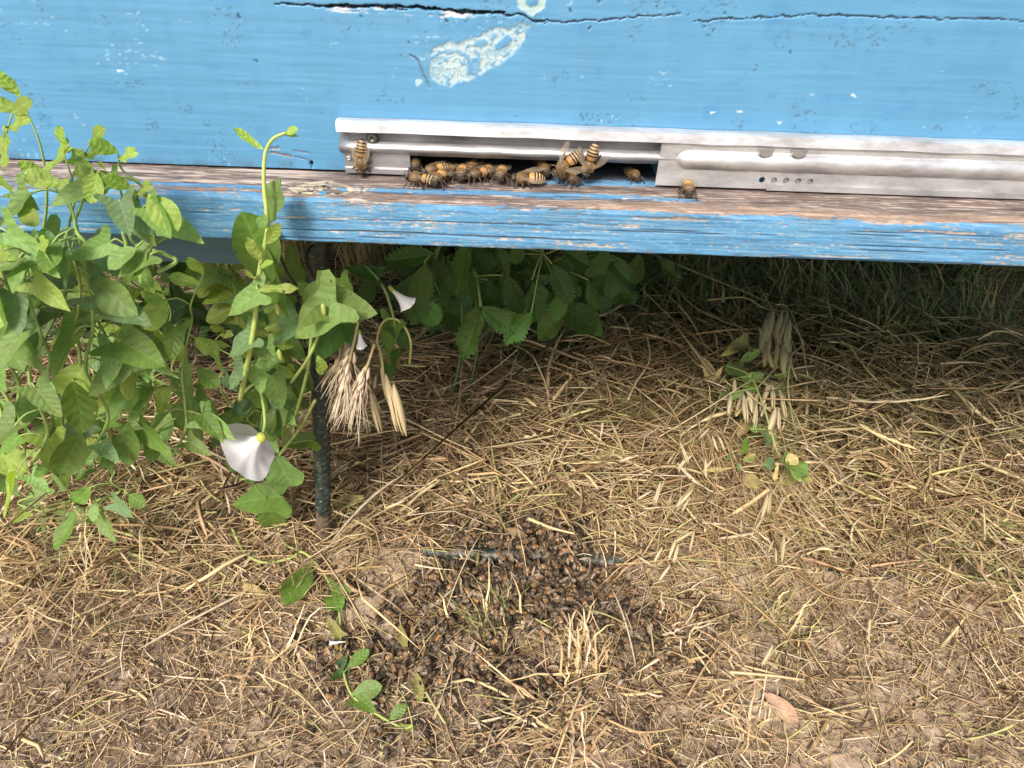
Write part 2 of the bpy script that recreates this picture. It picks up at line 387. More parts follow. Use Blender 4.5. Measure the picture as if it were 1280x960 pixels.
def front_board():
    xs = np.unique(np.concatenate([np.array([HX0, -0.40]), np.arange(-0.39, -0.236, 0.0022), np.arange(-0.235, -0.135, 0.0009), np.arange(-0.135, 0.135, 0.0004), np.arange(0.135, 0.24, 0.0009), np.arange(0.241, 0.42, 0.0022), np.array([0.45, 0.5, 0.55, HX1])]))
    # columns exactly at the slot ends
    for s in (SLOT0, SLOT1): xs[np.argmin(np.abs(xs - s))] = s
    zs = np.unique(np.concatenate([np.array([0.0006]), np.arange(0.0025, 0.078, 0.0004), np.arange(0.0788, 0.16, 0.0011), np.array([0.18, 0.2, 0.22, 0.25, HZ1])]))
    zs[np.argmin(np.abs(zs - SLOTZ))] = SLOTZ
    X, Z = np.meshgrid(xs, zs)
    px = X / PXM; pz = Z / PXM
    c = np.zeros(X.shape + (3,)); c[:] = BLUE
    # brushed paint: long soft horizontal streaks, blotches
    st = fbm(X * 35, Z * 420, 4, 5); bl = fbm(X * 40, Z * 60, 4, 6); gr = fbm(X * 12, Z * 900, 3, 8)
    c = c * (0.98 + 0.04 * st)[..., None]
    vb = fbm(X * 300, Z * 18, 3, 7); c = c * (0.95 + 0.10 * vb)[..., None]
    c = mix(c, BLUE * 1.08 + 0.006, sst(0.5, 0.75, bl) * 0.45)
    c = mix(c, BLUE_D, sst(0.62, 0.85, fbm(X * 130, Z * 190, 4, 61)) * 0.5)
    dY = -(st - 0.5) * 0.0002 - (gr - 0.5) * 0.00012
    # specks and scuffs
    sp = fbm(X * 1000, Z * 1200, 2, 77) * sst(0.45, 0.7, fbm(X * 70, Z * 120, 3, 78))
    c = mix(c, (0.06, 0.13, 0.19), sst(0.66, 0.72, sp) * 0.7)
    sc = fbm(X * 260, Z * 1900, 3, 81) * sst(0.5, 0.72, fbm(X * 45, Z * 80, 3, 82))
    c = mix(c, (0.10, 0.24, 0.36), sst(0.56, 0.66, sc) * 0.5)
    chip = fbm(X * 700, Z * 900, 3, 91) * sst(0.52, 0.75, fbm(X * 55, Z * 75, 2, 92))
    c = mix(c, s2l(150, 178, 192), sst(0.70, 0.76, chip) * 0.6)
    jx = (fbm(X * 420, Z * 420, 4, 41) - 0.5) * 0.0026; jz = (fbm(X * 420, Z * 420, 4, 43) - 0.5) * 0.0026
    # pale flaked lip under the long crack
    d, t = seg_dist(X + jx * .6, Z + jz * .6, Wl([(400, 12), (470, 12), (520, 16), (600, 20)]))
    m = sst(0.0011, 0.0006, d) * sst(0, 0.1, t) * sst(1, 0.9, t)
    m = m * sst(0.42, 0.62, fbm(X * 150, Z * 700, 4, 44)) * .85; c = mix(c, s2l(190, 182, 180), m); dY += m * 0.0006
    # knot patch
    poly = Wl([(534, 80), (532, 68), (546, 58), (562, 50), (574, 54), (592, 46), (612, 37), (634, 31), (652, 29), (664, 32), (656, 40), (655, 54), (642, 68), (622, 82), (600, 92), (582, 102), (566, 108), (550, 107), (538, 98)])
    Xj = X + jx; Zj = Z + jz
    inside = np.zeros(X.shape, bool); n = len(poly)
    for i in range(n):
        x1, z1 = poly[i]; x2, z2 = poly[(i + 1) % n]
        cond = ((z1 > Zj) != (z2 > Zj)) & (Xj < (x2 - x1) * (Zj - z1) / (z2 - z1 + 1e-12) + x1)
        inside ^= cond
    dpol, _ = seg_dist(Xj, Zj, poly + [poly[0]])
    sd = np.where(inside, dpol, -dpol)
    m = sst(-0.0004, 0.0008, sd) * sst(0.22, 0.5, fbm(X * 500, Z * 500, 3, 52) + 0.25 * sst(0, .003, sd))
    def ell(cx, cy, a, b, ang):
        x0, z0 = W(cx, cy); ca, sa = math.cos(ang), math.sin(ang)
        u = ((Xj - x0) * ca + (Zj - z0) * sa) / (a * PXM); v = (-(Xj - x0) * sa + (Zj - z0) * ca) / (b * PXM)
        return np.hypot(u, v)
    e1 = ell(629, 54, 13, 6, RAD(33)); e2 = ell(571, 85, 26, 17, RAD(28)); e3 = ell(592, 75, 4, 4, 0); e4 = ell(600, 55, 9, 5, 0.2)
    keep = sst(0.85, 1.1, e1) * sst(0.8, 1.1, e3) * (1 - 0.8 * sst(1.2, 0.8, e4))
    ring = np.abs((e2 * 3.2) % 1 - 0.5) * 2
    keep *= 1 - 0.22 * sst(0.35, 0.05, ring) * (e2 < 1.6) * (fbm(X * 200, Z * 200, 3, 51) > 0.42)
    keep *= 1 - 0.75 * sst(0.58, 0.68, fbm(X * 330, Z * 330, 3, 53))
    arc = np.abs(ell(556, 92, 34, 24, RAD(30)) - 1.0)
    keep *= 1 - 0.8 * sst(0.12, 0.03, arc) * (Z > W(560, 92)[1])
    fld = fbm(X * 110, Z * 170, 3, 59) + e2 * 0.22; keep *= 1 - 0.7 * sst(0.13, 0.04, np.abs((fld * 8) % 1 - 0.5))
    m = m * keep
    cream = mix(np.broadcast_to(np.array(s2l(162, 178, 178)), c.shape), s2l(128, 158, 170), sst(0.4, 0.7, fbm(X * 240, Z * 240, 3, 57)))
    c = mix(c, cream, m); dY += m * 0.00035
    edge = sst(0.0005, 0.0, np.abs(sd)) * sst(0.5, 0.7, fbm(X * 150, Z * 150, 2, 58))
    c = mix(c, (0.14, 0.19, 0.22), edge * 0.3)
    # half ring patch at the top
    e5 = ell(664, -2, 18, 17, 0); m = sst(1.05, 0.95, e5) * sst(0.45, 0.6, e5)
    c = mix(c, s2l(160, 180, 174), m * 0.85); dY += m * 0.0003
    e6 = ell(523, 102, 6, 3.4, 0.5); c = mix(c, s2l(160, 182, 184), sst(1.1, 0.8, e6) * 0.8)
    # cracks: real grooves
    def crack(pts, w, depth, col=(0.022, 0.02, 0.024), jag=1.0, taper=0.12):
        nonlocal c, dY
        d, t = seg_dist(X + jx * 0.25 * jag, Z + jz * 0.5 * jag, Wl(pts))
        ww = w * np.minimum(1, np.minimum(t, 1 - t) / taper + 0.25) * (0.65 + 0.7 * fbm(X * 180, Z * 60, 2, 71))
        m = sst(ww * 1.25, ww * 0.55, d)
        c = mix(c, col, m * .92); dY = dY + m * depth
    crack([(340, 4), (400, 7), (440, 6)], 0.0003, 0.0015)
    crack([(430, 10), (470, 8), (510, 13)], 0.00028, 0.0015)
    crack([(540, 10), (580, 17), (612, 16)], 0.00028, 0.0015)
    crack([(392, 8), (450, 7), (520, 9), (548, 12)], 0.00042, 0.0025, jag=1.1)
    crack([(500, 8), (540, 12), (600, 15), (634, 15)], 0.00042, 0.0025, jag=1.1)
    crack([(590, 14), (622, 15), (640, 20)], 0.00035, 0.0012)
    crack([(634, 19), (650, 18), (668, 27), (684, 25)], 0.0003, 0.0012)
    crack([(672, 29), (700, 27), (740, 26), (800, 21), (866, 18)], 0.00024, 0.0010, (.07,.10,.14), 1.4)
    crack([(862, 27), (905, 24), (950, 22), (1010, 19), (1080, 20), (1180, 24), (1290, 25)], 0.00023, 0.0010, (.07,.10,.14), 1.4)
    crack([(512, 68), (524, 78), (530, 95), (538, 110)], 0.00028, 0.0008, (0.12, 0.15, 0.17))
    # scraped marks by the shoot tip
    for pts, w, colr in (([(336, 190), (350, 193), (366, 196)], 0.00055, (0.17, 0.13, 0.12)), ([(338, 185), (350, 186)], 0.0006, (0.20, 0.19, 0.20)), ([(367, 189), (386, 191)], 0.0004, (0.14, 0.12, 0.12)), ([(368, 196), (380, 198), (387, 201)], 0.0003, (0.10, 0.10, 0.12))):
        crack(pts, w, 0.0004, colr)
    e = ell(388, 203, 2.6, 4.0, 0); m = sst(1.1, 0.8, e); c = mix(c, (0.015, 0.016, 0.02), m); dY += m * 0.0025
    for (cx, cy, a, b) in ((892, 140, 4, 1.6), (925, 140, 4, 1.8), (974, 151, 4, 1.3), (1065, 120, 4, 1.5), (150, 90, 4, 2)):
        m = sst(1.15, 0.7, ell(cx, cy, a, b, -0.2)); c = mix(c, s2l(190, 200, 200), m * .9)
    for (cx, cy, r) in ((299, 21, 2.6), (511, 52, 1.8), (320, 78, 1.6), (880, 33, 1.5), (891, 39, 1.6), (749, 1, 1.8), (822, 8, 1.6), (908, 18, 1.4), (737, 36, 1.4), (559, 27, 1.5), (714, 14, 1.4), (454, 22, 1.5), (500, 70, 1.2), (990, 66, 1.4)):
        m = sst(1.2, 0.7, ell(cx, cy, r, r * 1.3, 0.3)); c = mix(c, (0.04, 0.07, 0.10), m * .85); dY += m * 0.0004
    # blotchy darkening towards the bottom edge
    g = sst(0.006, 0.0, Z) * sst(0.35, 0.75, fbm(X * 120, Z * 200, 3, 66)); c = mix(c, (0.06, 0.08, 0.10), g * 0.55)
    ny, nx = X.shape
    V = np.stack([X, dY, Z], -1).reshape(-1, 3)
    idx = np.arange(nx * ny).reshape(ny, nx)
    xc = (xs[:-1] + xs[1:]) / 2; zc = (zs[:-1] + zs[1:]) / 2
    hole = ((xc > SLOT0) & (xc < SLOT1))[None, :] & (zc < SLOTZ)[:, None]
    Q = np.stack([idx[:-1, :-1], idx[:-1, 1:], idx[1:, 1:], idx[1:, :-1]], -1)[~hole]
    return np_mesh('front_board', V, Q, c.reshape(-1, 3))
link('front_board', front_board(), M_PAINT, hive)
mb = MB()
y0, y1 = 0.0035, 0.028
mb.box((HX0, y0, 0.0006), (SLOT0, y1, HZ1), BLUE); mb.box((SLOT1, y0, 0.0006), (HX1, y1, HZ1), BLUE)
mb.box((SLOT0, y0, SLOTZ), (SLOT1, y1, HZ1), (0.03, 0.025, 0.02))  # board over the slot coloured near black in place of shade
link('front_board_core', mb.mesh('front_board_core', False), M_PAINT, hive)
mb = MB()          # lip of the entrance slot, joining skin and core, slot shade put into its colour
for x in (SLOT0, SLOT1): mb.add([(x, -0.0002, 0.0006), (x, y0, 0.0006), (x, y0, SLOTZ), (x, -0.0002, SLOTZ)], [(0, 1, 2, 3)], (0.03, 0.025, 0.02))
mb.add([(SLOT0, -0.0002, SLOTZ), (SLOT1, -0.0002, SLOTZ), (SLOT1, y0, SLOTZ), (SLOT0, y0, SLOTZ)], [(0, 1, 2, 3)], (0.03, 0.025, 0.02))
link('entrance_slot', mb.mesh('entrance_slot', False), M_PAINT, hive)
for nm, a, b in (('side_board', (HX0, 0.0285, -0.0195), (HX0 + 0.03, HY1, HZ1)), ('side_board', (HX1 - 0.03, 0.0285, -0.0195), (HX1, HY1, HZ1)),
                 ('back_board', (HX0 + 0.031, HY1 - 0.028, 0.001), (HX1 - 0.031, HY1 - 0.001, HZ1)), ('floor_board', (HX0 + 0.031, 0.0325, -0.0195), (HX1 - 0.031, HY1 - 0.002, -0.0005)),
                 ('roof', (HX0 - 0.02, -0.012, HZ1 + 0.001), (HX1 + 0.02, HY1 + 0.02, HZ1 + 0.03))):
    mb = MB(); mb.box(a, b, BLUE); link(nm, mb.mesh(nm, False), M_PAINT if nm != 'floor_board' else M_INSIDE, hive)

# landing board: swept profile, top worn to bare wood, front face flaking
LY0, LZ1 = -0.0287, -0.0200
def landing_board():
    prof = []                                              # (y, z, s) with s = metres along the face from the hive front
    R = 0.0022
    prof.append((0.031, -0.0002))
    for y in np.arange(0.028, 0.0, -0.002): prof.append((y, 0.0))
    for y in np.arange(0.0, LY0 + R, -0.0004): prof.append((y, 0.0))
    for k in range(0, 10): a = k / 9 * math.pi / 2; prof.append((LY0 + R - R * math.sin(a), -R + R * math.cos(a)))
    for z in np.arange(-R - 0.0004, LZ1 + 0.0012, -0.0004): prof.append((LY0, z))
    for k in range(0, 4): a = k / 3 * math.pi / 2; prof.append((LY0 + 0.001 - 0.001 * math.cos(a), LZ1 + 0.001 - 0.001 * math.sin(a)))
    prof += [(0.0, LZ1), (0.031, LZ1), (0.031, -0.0002)]
    P = np.array(prof)
    ds = np.concatenate([[0], np.cumsum(np.hypot(np.diff(P[:, 0]), np.diff(P[:, 1])))])
    s = ds - 0.031                                          # 0 at the hive front, ~0.0287 at the edge, ~0.048 at the bottom
    xs = np.unique(np.concatenate([np.array([HX0, -0.34, -0.28]), np.arange(-0.235, -0.135, 0.0009), np.arange(-0.135, 0.135, 0.0005), np.arange(0.135, 0.235, 0.0009), np.arange(0.236, 0.45, 0.0022), np.array([0.5, HX1])]))
    X, S = np.meshgrid(xs, s)
    Yb = np.broadcast_to(P[:, 0][:, None], X.shape).copy(); Zb = np.broadcast_to(P[:, 1][:, None], X.shape).copy()
    # outward normals of the profile
    tang = np.gradient(P, axis=0); nrm = np.stack([tang[:, 1], -tang[:, 0]], -1); nrm /= np.linalg.norm(nrm, axis=1)[:, None] + 1e-12
    edge = 0.0285
    wv = (fbm(X * 20, X * 0 + 3, 3, 4) - 0.5) * 0.005
    s2 = S + wv
    g1 = fbm(X * 34, S * 620, 6, 15); g2 = fbm(X * 110, S * 1500, 4, 16); g3 = fbm(X * 9, S * 160, 3, 17); fine = fbm(X * 40, S * 2600, 3, 18)
    grit = fbm(X * 600, S * 1500, 3, 19); hair = fbm(X * 60, S * 3600, 3, 20)
    # share of bare wood across the board: bare top, a broken blue ribbon, a bare edge, thin flakes on the front
    ribbon = sst(0.0155, 0.0172, s2) * sst(0.0222, 0.0205, s2)
    bare = np.where(S < edge + 0.0012, 0.80 - 0.40 * ribbon, 0.33)
    bare = np.where((S >= edge - 0.001) & (S < edge + 0.004), 0.68 - 0.35 * sst(edge - 0.001, edge + 0.003, S + wv * .6), bare)
    left = sst(-0.075, -0.10, X) * sst(0.0225, 0.0165, S)
    bare = np.where((X < -0.07) & (S > 0.016) & (S < edge + 0.002), bare - 0.28 * sst(-0.07, -0.09, X) * sst(.0165, .02, S), bare)
    bare = np.maximum(bare, left * 0.85)
    right = sst(0.055, 0.085, X) * sst(edge + 0.001, edge - 0.002, S)
    bare = np.maximum(bare, right * 0.80)
    far = sst(0.010, 0.004, S) * sst(SLOT0 + .045, SLOT0 + .065, X) * sst(SLOT1 + 0.012, SLOT1 - 0.004, X)
    bare = bare - far * 0.45                                # paint survives inside the entrance
    th = 1 - bare
    field = g1 * 0.36 + g2 * 0.30 + g3 * 0.14 + grit * 0.20
    field = (field - 0.5) * 1.75 + 0.5
    m = sst(th - 0.05, th + 0.05, field)
    under = (S < -0.002) | (S > 0.0485)
    m = np.where(under, m * 0.3, m)
    wood = np.zeros(X.shape + (3,)); wood[:] = s2l(118, 102, 94)
    wood = mix(wood, s2l(180, 165, 152), sst(0.48, 0.64, g2) * 0.8)
    wood = mix(wood, s2l(74, 62, 58), sst(0.5, 0.62, fine) * 0.7)
    wood = mix(wood, s2l(60, 50, 47), sst(0.56, 0.68, hair) * 0.6)
    wood = mix(wood, s2l(150, 126, 106), sst(0.5, 0.65, g3) * sst(0.018, 0.026, S) * 0.6)
    wood = wood * (0.7 + 0.6 * grit)[..., None]
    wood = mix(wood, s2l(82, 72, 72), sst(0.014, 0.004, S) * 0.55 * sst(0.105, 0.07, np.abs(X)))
    wood = mix(wood, s2l(190, 176, 166), left * sst(0.45, 0.62, fbm(X * 30, S * 500, 3, 25)) * 0.8)
    wood = mix(wood, s2l(176, 172, 166), sst(edge + .002, edge + .006, S) * .6)
    blue = np.zeros(X.shape + (3,)); blue[:] = np.array(s2l(78, 128, 164))
    blue = mix(blue, s2l(96, 152, 188), sst(0.42, 0.7, g2) * 0.6)
    blue = mix(blue, s2l(120, 150, 165), sst(0.56, 0.68, hair) * 0.55)
    blue = mix(blue, s2l(52, 92, 124), sst(0.5, 0.7, fine) * 0.5)
    blue = mix(blue, s2l(136, 166, 184), sst(0.6, 0.75, grit) * 0.4)
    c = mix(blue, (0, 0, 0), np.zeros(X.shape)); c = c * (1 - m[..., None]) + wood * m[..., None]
    rim = sst(0.05, 0.0, np.abs(field - th)) ; c = mix(c, (0.10, 0.10, 0.11), rim * 0.35)
    c = mix(c, (0.035, 0.024, 0.018), sst(0.0015, -0.003, S) * 0.85)     # propolis brown floor inside, slot darkness painted in
    # the knot near the left end of the strip: swirled grain
    kp = at_y(398, 240, -0.024); kx, ks = kp.x, 0.019
    rr = np.hypot((X - kx) / 0.018, (S - ks) / 0.008); an = np.arctan2((S - ks) / 0.008, (X - kx) / 0.018)
    sw = fbm(rr * 9 + fbm(X * 150, S * 150, 3, 30) * 3, an * 1.2, 3, 33)
    km = sst(1.15, 0.75, rr + (fbm(X * 220, S * 220, 3, 34) - .5) * .7)
    kc = mix(np.broadcast_to(np.array(s2l(120, 104, 92)), c.shape), s2l(196, 182, 158), sst(0.45, 0.6, sw))
    kc = mix(kc, s2l(80, 136, 170), sst(0.62, 0.72, fbm(X * 190, S * 260, 3, 35)))
    kc = mix(kc, s2l(60, 48, 42), sst(0.62, 0.74, fbm(X * 260, S * 420, 3, 36)))
    c = mix(c, kc, km)
    # cracks along the grain, dark on the front face
    ck = fbm(X * 13, S * 1500, 3, 45); ckm = sst(0.71, 0.75, ck) * sst(0.03, 0.034, S) * sst(0.049, 0.047, S)
    c = mix(c, s2l(70, 60, 58), ckm * 0.6)
    ck2 = fbm(X * 10, S * 1100, 3, 46); ckm2 = sst(0.66, 0.71, ck2) * sst(0.028, 0.024, S) * (S > -0.002)
    c = mix(c, s2l(44, 36, 34), ckm2 * 0.9)
    disp = -m * 0.00035 - ckm * 0.0007 - ckm2 * 0.0008 + (fine - 0.5) * 0.0004 * m - km * 0.0005 * sw + (fbm(X * 60, S * 90, 3, 47) - .5) * 0.0006
    disp = np.where(under, 0, disp)
    # a chewed front edge
    disp -= sst(0.004, 0.0, np.abs(S - edge)) * 0.0016 * sst(0.4, 0.7, fbm(X * 60, S * 0 + 1, 4, 48))
    V = np.stack([X, Yb + disp * nrm[:, 0][:, None], Zb + disp * nrm[:, 1][:, None]], -1).reshape(-1, 3)
    ny, nx = X.shape; idx = np.arange(nx * ny).reshape(ny, nx)
    Q = np.stack([idx[:-1, :-1], idx[1:, :-1], idx[1:, 1:], idx[:-1, 1:]], -1).reshape(-1, 4)
    return np_mesh('landing_board', V, Q, c.reshape(-1, 3))
o = link('landing_board', landing_board(), M_BOARD, hive); o['label'] = 'landing board worn to bare wood along its top edge'

# batten under the floor at the left
bx = at_y(326, 312, 0.012).x; bz = at_y(300, 330, 0.012).z
mb = MB(); mb.box((HX0, 0.012, bz), (bx, 0.055, LZ1 - 0.0004), s2l(96, 122, 136))
link('bottom_batten', mb.mesh('bottom_batten', False), M_BOARD, hive)

# metal entrance strip
SX0 = at_y(424, 180, -0.004).x; SX1 = 0.30
zt = at_y(640, 158, -0.006).z                                # top of the lip
def sheet(profile, x0, x1, thick=0.0007, nx=2, xs=None):
    P = [Vector((0, y, z)) for y, z in profile]; m = len(P)
    xs = xs or [x0 + (x1 - x0) * i / (nx - 1) for i in range(nx)]
    V = []; F = []
    nr = []
    for i in range(m):
        t = P[min(i + 1, m - 1)] - P[max(i - 1, 0)]; nr.append(Vector((0, -t.z, t.y)).normalized())
    for x in xs:
        for i in range(m): V.append((x, P[i].y, P[i].z))
        for i in range(m): q = P[i] - nr[i] * thick * -1; V.append((x, q.y, q.z))
    k = 2 * m
    for a in range(len(xs) - 1):
        for i in range(m - 1):
            F.append((a * k + i, a * k + i + 1, (a + 1) * k + i + 1, (a + 1) * k + i))
            F.append((a * k + m + i, (a + 1) * k + m + i, (a + 1) * k + m + i + 1, a * k + m + i + 1))
        F.append((a * k, (a + 1) * k, (a + 1) * k + m, a * k + m)); F.append((a * k + m - 1, a * k + 2 * m - 1, (a + 1) * k + 2 * m - 1, (a + 1) * k + m - 1))
    for a in (0, len(xs) - 1):
        for i in range(m - 1): F.append((a * k + i, a * k + m + i, a * k + m + i + 1, a * k + i + 1))
    return V, F
def bulge(z_hi, z_lo, y_in, y_out, n=10):
    return [(y_in - (y_in - y_out) * math.sin(math.pi * i / n) ** 0.8, z_hi + (z_lo - z_hi) * i / n) for i in range(n + 1)]
def strip_obj(name, V, F, mat, parent, smooth=False):
    mb = MB(); mb.add(V, F); me = mb.mesh(name, smooth)
    return link(name, me, mat, parent)
jit = lambda a: a
strip = link('entrance_strip', None, None, hive) if False else None
# backing sheet with the bulge (fixed piece)
zb0 = zt - 0.0085; zb1 = zt - 0.0138
prof = [(-0.0012, zt - 0.0045), (-0.0014, zb0)] + bulge(zb0, zb1, -0.0014, -0.0052, 12)[1:] + [(-0.0024, zb1 - 0.0006)]
nxs = 60
xs = [SX0 + (SX1 - SX0) * i / (nxs - 1) for i in range(nxs)]
V, F = sheet(prof, SX0, SX1, -0.0006, xs=xs)
V = [(x, y + 0.00025 * math.sin(x * 300 + z * 400), z) for x, y, z in V]
strip = strip_obj('entrance_strip', V, F, M_METAL, hive, False); strip['label'] = 'grey zinc entrance strip with rounded ridge and bright top lip'
for p in strip.data.polygons: p.use_smooth = True
# lip: bent hem at the top, its face leaning back to the sky
lx0 = at_y(419.5, 157, -0.006).x
V, F = sheet([(-0.0006, zt - 0.0002), (-0.0045, zt), (-0.0062, zt - 0.0006), (-0.0068, zt - 0.0042), (-0.0052, zt - 0.0048), (-0.0016, zt - 0.0047)], lx0, SX1, 0.0005, xs=[lx0 + (SX1 - lx0) * i / 39 for i in range(40)])
V = [(x, y + 0.0002 * math.sin(x * 210), z + 0.00012 * math.sin(x * 130 + 1)) for x, y, z in V]
lip = strip_obj('top_lip', V, F, M_LIP, strip, False)
# left closing plate below the ridge
p0 = at_y(431, 205, -0.003).x; p1 = at_y(513, 205, -0.003).x
V, F = sheet([(-0.0031, zb1 + 0.001), (-0.0031, 0.0034), (-0.0036, 0.0030), (-0.0036, 0.0009)], p0, p1, 0.0005)
strip_obj('end_plate', V, F, M_METAL, strip)
V, F = sheet([(-0.0042, 0.0029), (-0.0042, 0.0010)], p0 + 0.0004, at_y(506, 214, -0.004).x, 0.0004)
strip_obj('end_plate_hem', V, F, M_METAL, strip)
# sliding gate on the right: its own ridge with a rounded end, and a perforated band
s0 = at_y(821, 210, -0.004).x; s1 = SX1 - 0.004
def slider():
    xs = list(np.arange(s0, s0 + 0.022, 0.0006)) + list(np.linspace(s0 + 0.022, s1, 60))
    zz = [zt - 0.0045] + list(np.linspace(zt - 0.0068, zb1 - 0.0012, 26))
    V = []; F = []
    for x in xs:
        u = x - (s0 + 0.0085)
        for z in zz:
            zc = (zb0 + zb1) / 2 + 0.0002; hh = (zb0 - zb1) / 2 + 0.0010
            d = math.hypot(min(u - hh, 0.0) * 0.8, z - zc) / hh
            b = (1 - min(1, d) ** 2) ** 0.75
            V.append((x, -0.0058 - 0.0023 * b + 0.0002 * math.sin(x * 260), z))
    n = len(zz)
    for i in range(len(xs) - 1):
        for k in range(n - 1): F.append((i * n + k, i * n + k + 1, (i + 1) * n + k + 1, (i + 1) * n + k))
    return V, F, zz[-1]
V, F, zlow = slider()
gate = strip_obj('sliding_gate', V, F, M_METAL2, strip, True); gate['label'] = 'brighter sliding metal gate with punched vent holes'
# perforated band under the ridge
def band(xa, xb, za, zb, y, holes, r):
    mb = MB(); x = xa
    def quad(x0, x1, z0, z1): mb.add([(x0, y, z0), (x1, y, z0), (x1, y, z1), (x0, y, z1)], [(0, 1, 2, 3)])
    for h, zc in holes:
        a = r * 1.5
        if h - a > x + 1e-5: quad(x, h - a, za, zb)
        quad(h - a, h + a, za, zc - a) if zc - a > za else None
        quad(h - a, h + a, zc + a, zb) if zc + a < zb else None
        n = 32; V = []; F = []
        for k in range(n):
            t = 2 * math.pi * k / n; cx, sz = math.cos(t), math.sin(t); q = a / max(abs(cx), abs(sz))
            V += [(h + r * cx, y, zc + r * sz), (h + q * cx, y, zc + q * sz), (h + r * cx, y + 0.0006, zc + r * sz)]
        for k in range(n):
            k2 = (k + 1) % n
            F += [(3 * k, 3 * k + 1, 3 * k2 + 1, 3 * k2), (3 * k, 3 * k2, 3 * k2 + 2, 3 * k + 2)]
        mb.add(V, F); x = h + a
    quad(x, xb, za, zb)
    return mb
hz = (zlow + 0.0010) / 2 + 0.0002
hx = [at_y(953, 223, -0.0058).x + 0.0051 * k for k in range(0, 5)]
hr = 0.00125
mb = band(s0, s1, 0.0009, zlow, -0.0058, [(x, hz) for x in hx if x < s1 - 0.004], hr)
link('vent_band', mb.mesh('vent_band', False), M_METAL2, strip)
# the plate behind the holes (leaves the first one dark)
mb = MB(); mb.box((hx[0] + 0.0024, -0.0048, 0.0010), (s1, -0.0044, zlow + 0.002)); link('backing_plate', mb.mesh('backing_plate', False), M_METAL, strip)
mb = MB(); mb.box((hx[0] + 0.0026, -0.0066, 0.0006), (s1, -0.0061, hz - hr - 0.0003)); link('lower_rail', mb.mesh('lower_rail', False), M_METAL2, strip)
# half-round punched tabs peeping out under the lip
for k in range(2):
    cx = at_y(961, 182, -0.009).x + 0.0136 * k
    mb = MB(); n = 20; r = 0.0031; V = [(cx + r * math.cos(-math.pi * i / n), -0.0082 - 0.0016 * (i % 1) , zt - 0.0050 + r * 0.95 * math.sin(-math.pi * i / n)) for i in range(n + 1)]
    V2 = [(x, y + 0.0016, z) for x, y, z in V]
    mb.add(V + V2, [tuple(range(n + 1))] + [(i, i + n + 1, i + n + 2, i + 1) for i in range(n)])
    link('punched_tab', mb.mesh('punched_tab', False), M_METAL, strip)
# screws
def dome(c, r, h, nrm=(0, -1, 0), n=24):
    mb = MB(); Nn = Vector(nrm); A = Vector((1, 0, 0)); B = Nn.cross(A); V = []; F = []
    rings = [(1.0, 0), (1.0, 0.35), (0.92, 0.6), (0.7, 0.85), (0.36, 0.97), (0.3, 0.7), (0.02, 0.66)]
    for rr, hh in rings:
        for k in range(n):
            t = 2 * math.pi * k / n; V.append(Vector(c) + (A * math.cos(t) + B * math.sin(t)) * r * rr + Nn * h * hh)
    for i in range(len(rings) - 1):
        for k in range(n): k2 = (k + 1) % n; F.append((i * n + k, i * n + k2, (i + 1) * n + k2, (i + 1) * n + k))
    F.append(tuple(range((len(rings) - 1) * n, len(rings) * n)))
    mb.add(V, F); return mb
p = at_y(465, 173.5, -0.0045); link('screw', dome((p.x, -0.0036, p.z), 0.0024, 0.0016).mesh('screw'), M_SCREW, strip)
p = at_y(436, 198, -0.0036); link('screw', dome((p.x, -0.0031, p.z), 0.0011, 0.0008).mesh('screw'), M_METAL2, strip)

